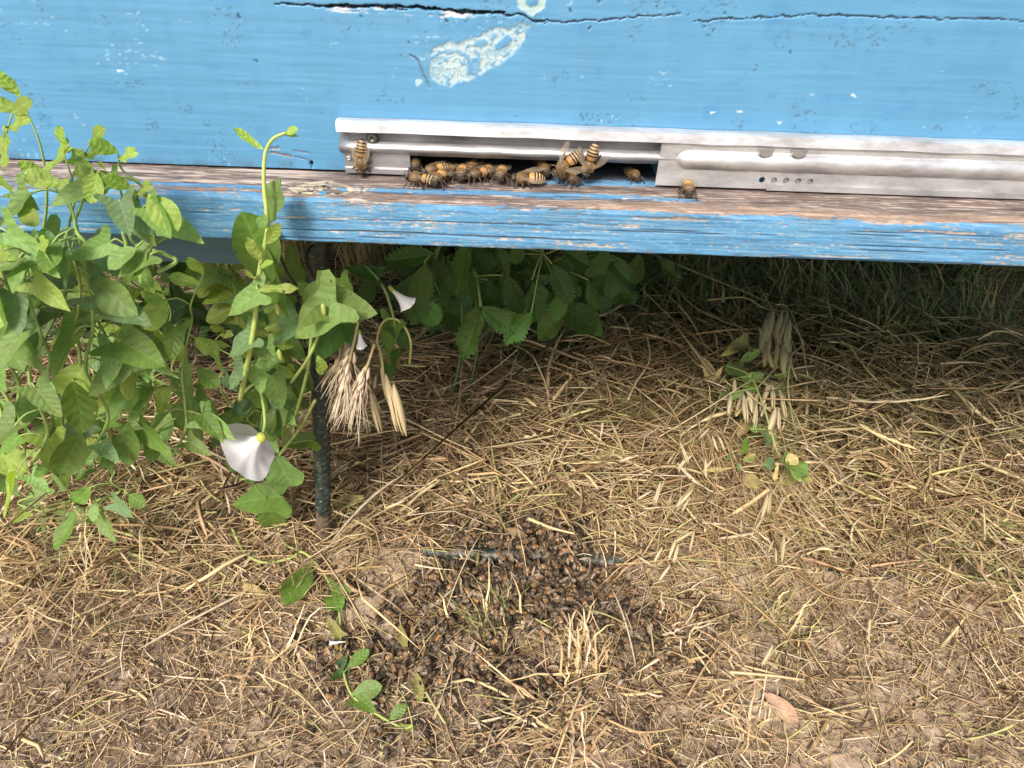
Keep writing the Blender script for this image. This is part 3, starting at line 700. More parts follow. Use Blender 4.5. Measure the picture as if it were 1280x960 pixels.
# ------------------------------------------------------------------ the rebar stand
def rebar_mesh(pts, r=0.0055, name='bar', dirt_z=None, step=0.0007, seed=0):
    """ribbed bar along a polyline of two or more points"""
    P = [Vector(p) for p in pts]
    L = sum((P[i + 1] - P[i]).length for i in range(len(P) - 1)); n = max(40, int(L / step)); m = 22
    path = spline(P, n) if len(P) > 2 else [P[0].lerp(P[1], i / (n - 1)) for i in range(n)]
    t = (P[-1] - P[0]).normalized(); a = Vector((0, 1, 0)) if abs(t.y) < 0.7 else Vector((1, 0, 0))
    a = (a - t * a.dot(t)).normalized(); b = t.cross(a)
    A = np.array([tuple(p) for p in path]); s = np.linspace(0, L, n)
    th = np.linspace(0, 2 * math.pi, m, endpoint=False)
    S, T = np.meshgrid(s, th, indexing='ij')
    side = np.abs(((T / math.pi) % 1) - 0.5) * 2                  # 1 on the two long ribs
    rib = np.clip(np.cos(2 * math.pi * (S / 0.0062) + np.where(T < math.pi, 1, -1) * (T % math.pi) * 1.9) * 2.2 - 1.0, 0, 1)
    Rr = r * 0.9 + 0.00065 * rib * np.clip((1 - side) * 4, 0, 1) + 0.0006 * np.clip(side * 8 - 7, 0, 1)
    V = A[:, None, :] + Rr[..., None] * (np.cos(T)[..., None] * np.array(a) + np.sin(T)[..., None] * np.array(b))
    c = np.zeros(V.shape); c[:] = (0.016, 0.030, 0.024)
    nz = fbm(S * 240, T * 3, 4, 11 + seed)
    c = mix(c, (0.036, 0.060, 0.050), sst(0.45, 0.75, nz) * 0.8)
    c = mix(c, (0.07, 0.11, 0.105), rib * sst(0.5, 0.75, fbm(S * 500, T * 5, 3, 14 + seed)) * 0.7)
    c = mix(c, (0.4, 0.42, 0.4), sst(0.79, 0.84, fbm(S * 900, T * 8, 2, 19 + seed)) * 0.8)
    c = mix(c, (0.10, 0.055, 0.03), sst(0.6, 0.7, fbm(S * 150, T * 2.2, 3, 17 + seed)) * 0.6)
    if dirt_z is not None:
        zz = V[..., 2] + (fbm(S * 120, T * 1.6, 3, 23) - 0.5) * 0.018
        c = mix(c, (0.15, 0.105, 0.07), sst(dirt_z + 0.002, dirt_z - 0.002, zz) * 0.85)
    if seed: c = mix(c, (0.17, 0.125, 0.09), sst(0.42, 0.6, fbm(S * 90, T * 1.4, 4, 29)) * 0.8)
    idx = np.arange(n * m).reshape(n, m); nx = np.roll(idx, -1, 1)
    Q = np.stack([idx[:-1], nx[:-1], nx[1:], idx[1:]], -1).reshape(-1, 4)
    # flat end caps (fan of quads onto a centre vertex)
    VV = V.reshape(-1, 3); C = c.reshape(-1, 3); k = len(VV)
    VV = np.concatenate([VV, A[[0, -1]]]); C = np.concatenate([C, C[[0, -1]]])
    caps = []
    for ring, cc in ((idx[0], k), (idx[-1], k + 1)):
        for j in range(0, m, 2): caps.append((ring[j], ring[(j + 1) % m], ring[(j + 2) % m], cc))
    return np_mesh(name, VV, np.concatenate([Q, np.array(caps)]), C)
foot = G(405, 676, 0.004); foot_in = Vector(foot)
top = at_y(404, 300, 0.030); top.z = LZ1 - 0.001
tdir = (top - foot).normalized()
lean = top.x - foot.x
stand = thing('rebar_stand', 'dark green ribbed steel bar stand carrying the hive', 'hive stand', (foot.x, foot.y, ZG))
def part_at(name, me, mat, parent, sub=None):
    o = link(name, me, mat, parent); o.location = -Vector(parent.location) if sub is None else (0, 0, 0); return o
part_at('leg', rebar_mesh([foot, top], 0.0056, 'leg', foot.z + 0.034), M_REBAR, stand)
lx = 0.48
part_at('leg', rebar_mesh([(lx - lean, foot.y, ZG), (lx, top.y, top.z)], 0.0056, 'leg', ZG + 0.03, 0.002), M_REBAR, stand)
part_at('leg', rebar_mesh([(foot.x, 0.48, ZG), (top.x, 0.465, top.z)], 0.0056, 'leg', ZG + 0.03, 0.002), M_REBAR, stand)
part_at('leg', rebar_mesh([(lx - lean, 0.48, ZG), (lx, 0.465, top.z)], 0.0056, 'leg', ZG + 0.03, 0.002), M_REBAR, stand)
f1 = G(545, 690, 0.0068); f2 = G(770, 702, 0.0068)
fd = (f2 - f1).normalized()
part_at('foot_bar', rebar_mesh([f1 - fd * 0.06, f1 + fd * 0.5], 0.0056, 'foot_bar', ZG + 0.0025, 0.0009, 5), M_REBAR, stand)

# thin black wire behind the vine
wp = [at_y(335, 292, -0.006), at_y(343, 303, -0.002), at_y(352, 325, 0.0), at_y(362, 345, 0.0), at_y(376, 362, 0.004), at_y(384, 372, 0.01)]
wp2 = [at_y(392, 306, 0.02), at_y(386, 312, 0.015), at_y(384, 325, 0.012), at_y(390, 342, 0.012), at_y(398, 352, 0.02)]
mb = MB(); mb.tube(spline(wp + wp2[::-1], 60), 0.0006, 6, (0.02, 0.02, 0.02))
tag(link('black_wire', mb.mesh('black_wire'), M_WIRE), 'thin black wire loop hanging under the landing board beside the stand leg', 'wire')

# ------------------------------------------------------------------ honeybees at the entrance
MM = 0.001
def bee_stations():
    """x (mm), radius, colour down the bee from face to sting"""
    st = []
    fz = (0.14, 0.09, 0.045); dk = (0.018, 0.013, 0.010); og = (0.46, 0.22, 0.06); pale = (0.44, 0.34, 0.19)
    for x, r in ((4.35, 0.15), (4.3, 0.7), (4.1, 1.15), (3.8, 1.45), (3.4, 1.55), (3.05, 1.35), (2.8, 0.95), (2.6, 0.7)):
        st.append((x, r, (0.055, 0.04, 0.028)))
    for i in range(13):
        t = i / 12; x = 2.45 - 4.1 * t; st.append((x, 0.75 + 1.35 * math.sin(math.pi * (0.06 + 0.88 * t)) ** 0.7, tuple(np.array(fz) * (0.85 + 0.3 * random.random()))))
    st.append((-1.85, 0.55, dk)); st.append((-2.05, 0.6, dk))
    n = 44
    for i in range(n):
        t = i / (n - 1); x = -2.2 - 6.5 * t
        r = 2.15 * (math.sin(math.pi * min(1, (0.12 + 0.88 * t)) ** 0.85) ** 0.62) if t < 1 else 0.05
        r = max(0.12, r)
        k = t * 6.0; f = k % 1
        if t < 0.16: c = og
        elif t > 0.93: c = dk
        else:
            c = pale if f < 0.22 else ((og if t < 0.55 else (0.26, 0.14, 0.05)) if f < 0.5 else dk)
        r *= 1 + 0.035 * math.sin(f * math.pi)
        st.append((x, r, c))
    return st
def bend_abdomen(x, z, curl):
    if curl == 0 or x > -1.9: return x, z
    s = -1.9 - x; a = curl * s / 6.8
    if abs(a) < 1e-4: return x, z
    Rr = s / a
    return -1.9 - math.sin(a) * (Rr + z), -(1 - math.cos(a)) * Rr + z * math.cos(a)
def bee_body(n=18, curl=0.25, tint=1.0, skip=1):
    mb = MB(); V = []; C = []; st = bee_stations()
    st = st if skip == 1 else st[::skip] + [st[-1]]
    for x, r, c in st:
        for k in range(n):
            a = 2 * math.pi * k / n
            y, z = r * math.cos(a), r * math.sin(a) * (0.92 if x > -1.9 else 0.85)
            if x > 2.55: y *= 1.08; z = z * 1.05 - 0.35
            xx, zz = bend_abdomen(x, z, curl)
            under = 0.6 if math.sin(a) < -0.5 else 1.0
            V.append((xx * MM, y * MM, zz * MM)); C.append(tuple(q * tint * under for q in c))
    F = []; m = len(st)
    for i in range(m - 1):
        for k in range(n): k2 = (k + 1) % n; F.append((i * n + k, (i + 1) * n + k, (i + 1) * n + k2, i * n + k2))
    F.append(tuple(range(n))); F.append(tuple(range((m - 1) * n, m * n))[::-1])
    mb.add(V, F, C); return mb
def wing_pts(L, Wd, n=9):
    out = []
    for i in range(n):
        t = i / (n - 1); out.append((t * L, Wd * (0.12 + 0.9 * math.sin(math.pi * t ** 1.25) ** 0.75) if t < 1 else 0.05))
    return out
def wing_mesh(L, Wd, side, ang, z0, tilt, curl=0.25):
    """membrane from the root backwards; ang = spread from the body axis"""
    mb = MB(); V = []; F = []; n = 9
    root = Vector((0.6, side * 1.3, z0)); ca, sa = math.cos(ang), math.sin(ang)
    for x, w in wing_pts(L, Wd, n):
        for q in (-0.35, 0.2, 0.65):
            px_, py_ = x, q * w
            p = Vector((-(px_ * ca) + py_ * sa * 0.6, side * (px_ * sa + py_ * ca), 0.12 * math.sin(px_ * 2 + q * 6) - tilt * px_ + 0.25 * (0.3 - abs(q - 0.15))))
            V.append((root + p) * MM)
    for i in range(n - 1):
        for k in range(2): F.append((i * 3 + k, i * 3 + k + 1, (i + 1) * 3 + k + 1, (i + 1) * 3 + k))
    mb.add(V, F, (0.5, 0.45, 0.35)); return mb
def leg_mesh(side, xr, fx, reach, drop, n=5):
    mb = MB(); a = Vector((xr, side * 1.2, -1.2)); k = Vector((xr + fx * 0.45, side * (1.2 + reach * 0.62), -0.7 + 0.3 * random.random()))
    t = Vector((xr + fx * 0.85, side * (1.2 + reach * 0.95), -drop + 0.7)); f = Vector((xr + fx * 1.25, side * (1.2 + reach * 1.1), -drop))
    mb.tube([p * MM for p in (a, k, t, f)], [0.42 * MM, 0.36 * MM, 0.26 * MM, 0.12 * MM], n, (0.06, 0.035, 0.018)); return mb
def fur_mesh(nh=1500):
    mb = MB(); V = []; F = []; C = []
    for i in range(nh):
        if random.random() < 0.72: cx, rr, x = 0.4, 2.05, None
        else: cx = None
        if cx is not None:
            d = Vector((random.gauss(0, 1), random.gauss(0, 1), random.gauss(0.3, 1))).normalized()
            p = Vector((0.4 + d.x * 2.05, d.y * 2.0, d.z * 1.85)); L = random.uniform(0.35, 0.85)
        elif random.random() < 0.4:
            d = Vector((abs(random.gauss(0, 1)), random.gauss(0, 1), random.gauss(0, 1))).normalized()
            p = Vector((3.4 + d.x * 0.8, d.y * 1.4, d.z * 1.3 - 0.35)); L = random.uniform(0.3, 0.6)
        else:
            x = random.uniform(-7.6, -2.3); a = random.uniform(0, math.pi * 2)
            r = 1.95 * math.sin(math.pi * (0.15 + 0.8 * (-2.2 - x) / 6.4)) ** 0.6
            d = Vector((-0.7, math.cos(a), math.sin(a))).normalized(); xx, zz = bend_abdomen(x, r * math.sin(a) * 0.85, 0.25)
            p = Vector((xx, r * math.cos(a), zz)); L = random.uniform(0.3, 0.55)
        d = (d + Vector((random.gauss(0, .3), random.gauss(0, .3), random.gauss(0, .3))) + Vector((-0.35, 0, 0))).normalized()
        sd = d.orthogonal().normalized() * 0.06
        V += [(p + sd) * MM, (p - sd) * MM, (p + d * L) * MM]; F.append((3 * i, 3 * i + 1, 3 * i + 2))
        b = random.uniform(0.7, 1.25); C += [(0.42 * b, 0.265 * b, 0.115 * b)] * 3
    mb.add(V, F, C); return mb
BEE = {}
for v in range(6):
    BEE[v] = bee_body(18, (0.2, 0.5, 0.35, 0.1, 0.6, 0.3)[v], (1.05, 0.85, 1.2, 0.9, 0.7, 1.0)[v]).mesh('bee_body')
    BEE[v].materials.append(M_BEE)
FUR = [fur_mesh().mesh('fur') for _ in range(2)]
for f in FUR: f.materials.append(M_FUR)
def ellipsoid(c, r, n=10, m=8, col=(0, 0, 0)):
    mb = MB(); V = []; F = []
    for i in range(m + 1):
        a = math.pi * i / m
        for k in range(n): t = 2 * math.pi * k / n; V.append(((c[0] + r[0] * math.sin(a) * math.cos(t)) * MM, (c[1] + r[1] * math.sin(a) * math.sin(t)) * MM, (c[2] + r[2] * math.cos(a)) * MM))
    for i in range(m):
        for k in range(n): k2 = (k + 1) % n; F.append((i * n + k, (i + 1) * n + k, (i + 1) * n + k2, i * n + k2))
    mb.add(V, F, col); return mb
EYES = [ellipsoid((3.45, s * 1.25, -0.15), (0.55, 0.5, 0.95)).mesh('eye') for s in (-1, 1)]
for e in EYES: e.materials.append(M_EYE)
ANT = []
for s in (-1, 1):
    mb = MB(); mb.tube([Vector(p) * MM for p in ((4.2, s * 0.35, 0.1), (5.0, s * 0.9, 0.7), (5.6, s * 1.5, 0.2), (6.1, s * 1.9, -0.4))], [0.11 * MM, 0.10 * MM, 0.13 * MM, 0.11 * MM], 5, (0.02, 0.015, 0.01))
    me = mb.mesh('antenna'); me.materials.append(M_LEG); ANT.append(me)
WINGS = {}
for key, (sp1, sp2) in {'folded': (0.20, 0.30), 'open': (0.55, 0.75), 'tight': (0.10, 0.18)}.items():
    ws = []
    for s in (-1, 1):
        a = wing_mesh(8.8, 2.7, s, sp1, 1.5, 0.055).mesh('wing'); b = wing_mesh(6.2, 2.0, s, sp2, 1.25, 0.10).mesh('wing')
        for w in (a, b): w.materials.append(M_WING); ws.append(w)
    WINGS[key] = ws
LEGS = []
for s in (-1, 1):
    for xr, fx in ((1.6, 2.2), (0.4, -0.3), (-0.8, -2.6)):
        me = leg_mesh(s, xr, fx, 2.2, 3.0).mesh('leg'); me.materials.append(M_LEG); LEGS.append(me)

def bee(p, fw, up, label, variant=0, wings='folded', scale=1.0):
    scale *= 1.12
    fw = Vector(fw).normalized(); up = Vector(up); up = (up - fw * up.dot(fw)).normalized(); sd = up.cross(fw)
    M = Matrix(((fw.x, sd.x, up.x, p.x), (fw.y, sd.y, up.y, p.y), (fw.z, sd.z, up.z, p.z), (0, 0, 0, 1))) @ Matrix.Scale(scale, 4)
    t = thing('honeybee', label, 'bee', (0, 0, 0), 'honeybees at the hive entrance'); t.matrix_basis = M
    variant = (variant + 3 * (sum(map(ord, label)) % 2)) % 6
    link('body', BEE[variant], None, t); link('fur', FUR[variant % 2], None, t)
    for e in EYES: link('eye', e, None, t)
    for a in ANT: link('antenna', a, None, t)
    for w in WINGS[wings]: link('wing', w, None, t)
    for l in LEGS: link('leg', l, None, t)
    return t
H = 0.0030
UPZ = (0, 0, 1)
def on_board(x, y, h=H):  return at_z(x, y, h)
def bee_board(x, y, ang, label, variant=0, wings='folded', up=UPZ, h=H, scale=1.0, pitch=0.0):
    """ang: heading in degrees on the board, 0 = to the right, -90 = towards the camera"""
    a = RAD(ang); return bee(on_board(x, y, h * scale * 1.12), (math.cos(a) * math.cos(pitch), math.sin(a) * math.cos(pitch), math.sin(pitch)), up, label, variant, wings, scale)
# on the metal
bee(at_y(451, 203, -0.0066), (-0.15, -0.05, -1), (0, -1, 0.05), 'striped honeybee hanging head down on the left metal end plate', 0, 'tight')
bee(at_y(736, 207, -0.0088), (-0.22, 0.12, -1), (0, -1, -0.1), 'honeybee with pale banded abdomen climbing head down over the metal ridge', 2, 'open')
# on the board in front of the slot
bee_board(521, 222, 168, 'honeybee at the left end of the slot with its head to the left', 2, 'folded', h=0.0032)
bee_board(540, 212, 215, 'orange honeybee squeezed behind two others at the left of the slot', 2, 'folded', h=0.0048)
bee_board(547, 222, -105, 'honeybee facing outwards beside the leftmost group on the board', 0, 'open', h=0.0033)
bee_board(519, 205, -80, 'small dark honeybee peering out of the left corner of the slot', 1, 'tight', h=0.0045, scale=.9)
bee_board(562, 214, -85, 'grey shaded honeybee just right of the leftmost group, inside the slot', 1, 'folded', h=0.003, scale=.95)
bee_board(577, 216, -92, 'honeybee facing straight out of the slot below the shaded one', 0, 'tight', h=0.0033)
bee_board(589, 209, -100, 'honeybee in shadow deep behind the group in the middle of the slot', 1, 'folded', h=0.0045, scale=.9)
bee_board(595, 217, -140, 'honeybee heading down and left in the middle of the group', 0, 'folded', h=0.0032)
bee_board(610, 213, -60, 'honeybee half hidden between two outward facing bees', 1, 'folded', h=0.003, scale=.95)
bee_board(626, 217, -95, 'orange collared honeybee facing out, alone right of the group', 2, 'tight', h=0.0033)
bee_board(654, 222, 186, 'orange honeybee lying sideways on the board with its head to the left', 2, 'folded', up=(0.05, -0.5, 1), h=0.0031, scale=1.02)
bee_board(681, 211, -80, 'pale grey honeybee looking out under the metal ridge', 1, 'folded', h=0.0042, scale=.95)
bee(at_y(704, 208, -0.0105), (-0.75, -0.25, -0.55), (0.0, -1, 0.35), 'honeybee with striped abdomen raised against the ridge, left of the climbing one', 0, 'open')
bee_board(714, 222, -50, 'dull brown honeybee crouching on the board below the raised one', 1, 'open', h=0.0030, scale=.92)
bee_board(793, 218, -70, 'dark honeybee alone at the right end of the open slot', 1, 'tight', h=0.0030, scale=.85)
bee_board(861, 235, -97, 'pale honeybee resting on the worn board in front of the sliding gate', 2, 'tight', h=0.0031, scale=.95)

# ------------------------------------------------------------------ dead bees on the ground
def dead_bee_mesh(seed):
    random.seed(seed); mb = MB()
    curl = random.uniform(0.5, 1.7); tint = random.uniform(0.6, 1.25)
    b = bee_body(8, curl, tint, 3)
    g = random.uniform(0.0, 0.35)
    b.c = [tuple((v * 0.88 + (0.4 * c[0] + 0.3 * c[1] + .3 * c[2]) * 0.12) * (1 - g) + 0.04 * g for v in c) for c in b.c]
    mb.add(b.v, b.f, b.c)
    for s in (-1, 1):
        for xr, fx in ((1.6, 1.4), (0.4, 0.2), (-0.8, -1.4)):
            a = Vector((xr, s * 1.0, -1.4)); k = Vector((xr + fx * .5, s * random.uniform(1.2, 2.6), -2.2)); e = Vector((xr + fx, s * random.uniform(0.2, 1.4), -random.uniform(2.8, 3.8)))
            mb.tube([p * MM for p in (a, k, e)], [0.34 * MM, 0.28 * MM, 0.12 * MM], 3, (0.04, 0.024, 0.014), False)
    wb = len(mb.f)
    for s in (-1, 1):
        ang = random.uniform(0.1, 1.5); w = wing_mesh(8.2, 2.5, s, ang, random.uniform(0.8, 1.6), random.uniform(-0.1, 0.25))
        cc = random.choice([(0.19, 0.135, 0.085), (0.12, 0.08, 0.05), (0.26, 0.20, 0.145)])
        mb.add(w.v, w.f, cc)
    me = mb.mesh('dead_bee'); me.materials.append(M_DEAD)
    return me, mb
DEAD = [dead_bee_mesh(100 + i) for i in range(14)]
random.seed(11)
def pile_density(x, y):
    d = 1.7 * math.exp(-(((x - 655) / 105) ** 2 + ((y - 728) / 52) ** 2) ** 1.4)
    d += 1.1 * math.exp(-(((x - 665) / 120) ** 2 + ((y - 668) / 20) ** 2))
    d += 0.24 * math.exp(-(((x - 560) / 115) ** 2 + ((y - 790) / 60) ** 2))
    d += 0.30 * math.exp(-(((x - 640) / 90) ** 2 + ((y - 880) / 60) ** 2))
    d += 0.45 * math.exp(-(((x - 830) / 80) ** 2 + ((y - 775) / 55) ** 2))
    d += 0.10 * math.exp(-(((x - 420) / 110) ** 2 + ((y - 830) / 90) ** 2))
    return d
spots = []
while len(spots) < 900:
    x, y = random.uniform(330, 960), random.uniform(630, 960)
    if abs(y - (690 + (x - 545) * 0.053)) < 11 and random.random() < (0.93 if x < 650 or x > 735 else .6): continue
    if random.random() < (pile_density(x, y) / 2.0) ** 1.15: spots.append((x, y, pile_density(x, y)))
spots.sort(key=lambda q: -q[2] + random.uniform(-0.35, 0.35))
dead_items = []
for x, y, d in spots:
    lift = random.uniform(0.001, 0.004 + 0.011 * min(1, d))
    p = G(x, y, 0.003 + lift)
    rot = Euler((random.uniform(-math.pi, math.pi), random.uniform(-0.6, 0.6), random.uniform(0, 2 * math.pi)))
    dead_items.append((p, rot, random.uniform(0.98, 1.18), random.randrange(len(DEAD)), d, lift))
dead_items.sort(key=lambda q: -(q[5] + q[4] * 0.004))
for p, rot, sc, k, d, lift in dead_items[:300]:
    o = link('dead_bee', DEAD[k][0]); o.matrix_basis = Matrix.Translation(p) @ rot.to_matrix().to_4x4() @ Matrix.Scale(sc, 4)
    u, w = project(np.array([tuple(p)])); u, w = u[0], w[0]
    lab = ('curled dead bee lying above the half buried metal bar' if w < 688 else 'curled dead bee lying on or just below the half buried metal bar' if w < 712 else
           'curled dead bee in the dense heap below the metal bar' if w < 765 and 540 < u < 790 else 'dead bee scattered in the litter right of the heap' if u > 760 else
           'dead bee scattered left of the yellow tuft below the heap' if u < 600 else 'dead bee scattered below the heap in the lower middle litter')
    tag(o, lab, 'dead bee', 'dead bees heaped on the ground')
VV = []; FF = []; CC = []; base = 0
big = MB()
for p, rot, sc, k, d, lift in dead_items[300:]:
    M = Matrix.Translation(p) @ rot.to_matrix().to_4x4() @ Matrix.Scale(sc, 4)
    src = DEAD[k][1]; big.add([M @ Vector(v) for v in src.v], src.f, src.c)
o = link('dead_bee_litter', big.mesh('dead_bee_litter'), M_DEAD); o['kind'] = 'stuff'; o['label'] = 'further dead bees scattered and buried in the straw litter'

# ------------------------------------------------------------------ dry grass, straw and chaff
def straw_batch(P0, az, pitch, L, w, curv, bend, C0, C1, K=5, sides=3, flat=None, kink=0.35):
    """n stems as tapering prisms; all arguments are arrays of length n"""
    n = len(L); t = np.linspace(0, 1, K)
    dirx = np.stack([np.cos(az) * np.cos(pitch), np.sin(az) * np.cos(pitch), np.sin(pitch)], -1)
    side = np.stack([-np.sin(az), np.cos(az), np.zeros(n)], -1)
    upn = np.cross(dirx, side)
    tt = t[None, :, None]; q = (tt - 0.5)
    path = P0[:, None, :] + dirx[:, None, :] * (L[:, None, None] * tt) + side[:, None, :] * (curv * L)[:, None, None] * (q * q - 0.25) + np.array([0, 0, 1.0]) * (bend * L)[:, None, None] * (0.25 - q * q)
    tk = rng.uniform(0.25, 0.8, n)[:, None, None]; ka = np.where(rng.uniform(0, 1, n) < kink, rng.normal(0, 0.75, n), 0)[:, None, None]
    over = np.clip(tt - tk, 0, 1) * L[:, None, None]
    path = path + side[:, None, :] * over * ka + np.array([0, 0, 1.0]) * over * (-0.35 * np.abs(ka))
    taper = np.where(t < 0.75, 1.0, 1 - (t - 0.75) / 0.25 * 0.75)[None, :, None]
    rads = (w[:, None, None] * 0.5) * taper
    V = np.zeros((n, K, sides, 3))
    ph = rng.uniform(0, 6.28, n)
    tw = (rng.normal(0, 2.0, n) if flat is not None else np.zeros(n))[:, None] * t[None, :]
    for k in range(sides):
        a = ph + 2 * math.pi * k / sides
        ox = np.cos(a)[:, None]; oz = np.sin(a)[:, None] * (1.0 if flat is None else flat)
        cx = ox * np.cos(tw) - oz * np.sin(tw); cz = ox * np.sin(tw) + oz * np.cos(tw)
        off = side[:, None, :] * cx[..., None] + upn[:, None, :] * cz[..., None]
        V[:, :, k, :] = path + off * rads
    idx = np.arange(n * K * sides).reshape(n, K, sides); nxt = np.roll(idx, -1, 2)
    if sides == 2:
        Q = np.stack([idx[:, :-1, 0], idx[:, :-1, 1], idx[:, 1:, 1], idx[:, 1:, 0]], -1).reshape(-1, 4)
    else:
        Q = np.stack([idx[:, :-1], nxt[:, :-1], nxt[:, 1:], idx[:, 1:]], -1).reshape(-1, 4)
    C = C0[:, None, None, :] * (1 - t)[None, :, None, None] + C1[:, None, None, :] * t[None, :, None, None]
    C = np.broadcast_to(C, (n, K, sides, 3)).reshape(-1, 3)
    return V.reshape(-1, 3), Q, C
class Batch:
    def __init__(self): self.V = []; self.Q = []; self.C = []; self.n = 0
    def add(self, v, q, c): self.V.append(v); self.Q.append(q + self.n); self.C.append(c); self.n += len(v)
    def build(self, name): return np_mesh(name, np.concatenate(self.V), np.concatenate(self.Q), np.concatenate(self.C), True)
PALE = np.array([(0.70, 0.55, 0.30), (0.60, 0.445, 0.23), (0.50, 0.345, 0.17), (0.40, 0.26, 0.125), (0.25, 0.155, 0.085), (0.76, 0.61, 0.41), (0.56, 0.37, 0.21), (0.46, 0.42, 0.17)])
DARK = np.array([(0.20, 0.13, 0.08), (0.32, 0.22, 0.14), (0.14, 0.095, 0.06), (0.44, 0.32, 0.22), (0.54, 0.41, 0.30)])
GREEN = np.array([(0.11, 0.16, 0.05), (0.17, 0.20, 0.065), (0.07, 0.12, 0.04), (0.28, 0.27, 0.10), (0.24, 0.21, 0.09)])
def pick(pal, n, wts=None):
    c = pal[rng.choice(len(pal), n, p=wts)]; return c * rng.uniform(0.75, 1.2, (n, 1))
def scatter_px(n, x0, x1, y0, y1, dens=None):
    """positions on the ground seen between those photo rows/columns"""
    out = []
    while len(out) < n:
        m = 4 * n
        # sample the ground area evenly
        X = rng.uniform(-0.8, 0.8, m); Y = rng.uniform(-0.22, 0.62, m)
        P = np.stack([X, Y, np.full(m, ZG)], -1); px, py = project(P); P[:, 2] += mound_h(X, Y)[0]
        ok = (px > x0) & (px < x1) & (py > y0) & (py < y1)
        if dens is not None: ok &= rng.uniform(0, 1, m) < dens(px, py)
        out += list(P[ok])
    return np.array(out[:n])
litter = Batch()
def pile_np(px, py):
    d = 1.25 * np.exp(-(((px - 655) / 105) ** 2 + ((py - 728) / 52) ** 2) ** 1.4) + 0.75 * np.exp(-(((px - 665) / 120) ** 2 + ((py - 668) / 20) ** 2))
    return d + 0.45 * np.exp(-(((px - 560) / 95) ** 2 + ((py - 790) / 60) ** 2)) + 0.3 * np.exp(-(((px - 640) / 90) ** 2 + ((py - 880) / 60) ** 2))
# 1. chaff: short broken bits close to the soil
n = 46000
P = scatter_px(n, -300, 1580, 470, 1080, lambda px, py: 1 - 0.75 * np.clip(pile_np(px, py), 0, 1))
P[:, 2] += rng.uniform(0.0005, 0.007, n)
c = np.where(rng.uniform(0, 1, (n, 1)) < 0.66, pick(PALE, n, [.2, .16, .14, .1, .06, .2, .12, .02]), pick(DARK, n))
litter.add(*straw_batch(P, rng.uniform(0, 6.28, n), rng.normal(0, 0.16, n), rng.gamma(3.0, 0.0045, n) + 0.003, rng.uniform(0.0004, 0.0013, n), rng.normal(0, 0.25, n), rng.normal(0, 0.10, n), c, c * 1.05, 3, 3, 0.6))
# 2. straw mat
n = 16500
def d2(px, py):
    base = np.interp(py, [300, 430, 520, 640, 720, 800, 960, 1100], [0.14, 0.35, 0.8, 0.95, 0.6, 0.45, 0.33, 0.3])
    base = base * (1 - 0.55 * sst(740, 820, py) * sst(640, 420, px))
    base = base * (1 - 0.95 * np.exp(-((px - 405) / 26) ** 2 - ((py - 680) / 22) ** 2))
    return base * (1 - 0.92 * np.clip(pile_np(px, py), 0, 1))
P = scatter_px(n, -320, 1600, 330, 1080, d2)
px, py = project(P)
thick = np.interp(py, [300, 420, 520, 620, 700, 760, 960], [0.03, 0.050, 0.055, 0.036, 0.018, 0.010, 0.008])
clump = sst(0.35, 0.65, fbm(P[:, 0] * 22, P[:, 1] * 22, 3, 88)); thick = thick * (0.2 + 1.0 * clump)
P[:, 2] += 0.001 + thick * rng.uniform(0, 1, n) ** 1.3
az = np.where(rng.uniform(0, 1, n) < 0.5, rng.normal(0.25, 0.55, n) + math.pi * rng.integers(0, 2, n), rng.uniform(0, 6.28, n))
L = np.clip(rng.gamma(4.5, 0.011, n), 0.015, 0.14) * np.interp(py, [400, 700, 960], [1.15, 0.85, 0.65])
c = pick(PALE, n, [.14, .16, .18, .14, .10, .10, .12, .06])
midz = (sst(430, 470, py) * sst(600, 540, py) * (rng.uniform(0, 1, n) < .5))[:, None]; c = c * (1 - midz) + pick(np.array([(.30, .17, .09), (.36, .22, .11), (.20, .12, .06), (.27, .22, .09)]), n) * midz
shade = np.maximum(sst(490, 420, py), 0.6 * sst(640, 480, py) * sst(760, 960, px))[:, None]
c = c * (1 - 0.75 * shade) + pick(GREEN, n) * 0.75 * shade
pit = rng.normal(0, 0.22, n)
P = P - np.stack([np.cos(az), np.sin(az), np.tan(pit)], -1) * (L / 2)[:, None]
P[:, 2] = np.maximum(P[:, 2], ZG + 0.001 + mound_h(P[:, 0], P[:, 1])[0])
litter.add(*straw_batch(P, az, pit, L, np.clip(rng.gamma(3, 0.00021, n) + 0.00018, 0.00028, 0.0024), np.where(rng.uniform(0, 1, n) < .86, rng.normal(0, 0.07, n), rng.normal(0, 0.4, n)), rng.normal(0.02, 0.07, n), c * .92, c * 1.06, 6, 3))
# 3. flat blades (dry leaves of grass)
n = 8800
P = scatter_px(n, -320, 1600, 380, 1080, d2)
px, py = project(P); thick = np.interp(py, [300, 420, 520, 620, 700, 760, 960], [0.03, 0.055, 0.06, 0.04, 0.02, 0.011, 0.009])
clump = sst(0.35, 0.65, fbm(P[:, 0] * 22, P[:, 1] * 22, 3, 88)); P[:, 2] += 0.002 + thick * (0.35 + 0.9 * clump) * rng.uniform(0, 1, n)
c = pick(PALE, n, [.2, .2, .14, .1, .06, .12, .08, .10])
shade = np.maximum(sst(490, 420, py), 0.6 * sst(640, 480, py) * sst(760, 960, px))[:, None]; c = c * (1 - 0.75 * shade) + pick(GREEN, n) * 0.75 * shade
litter.add(*straw_batch(P, rng.uniform(0, 6.28, n), rng.normal(0.05, 0.25, n), (rng.gamma(3, 0.013, n) + 0.008) * np.interp(py, [600, 800], [1, .55]), np.clip(rng.gamma(3, 0.0008, n), 0.0009, 0.0050) * np.interp(py, [600, 800], [1, .65]), rng.normal(0, 0.16, n), rng.normal(0.05, 0.15, n), c * .9, c * 1.08, 6, 3, 0.18))
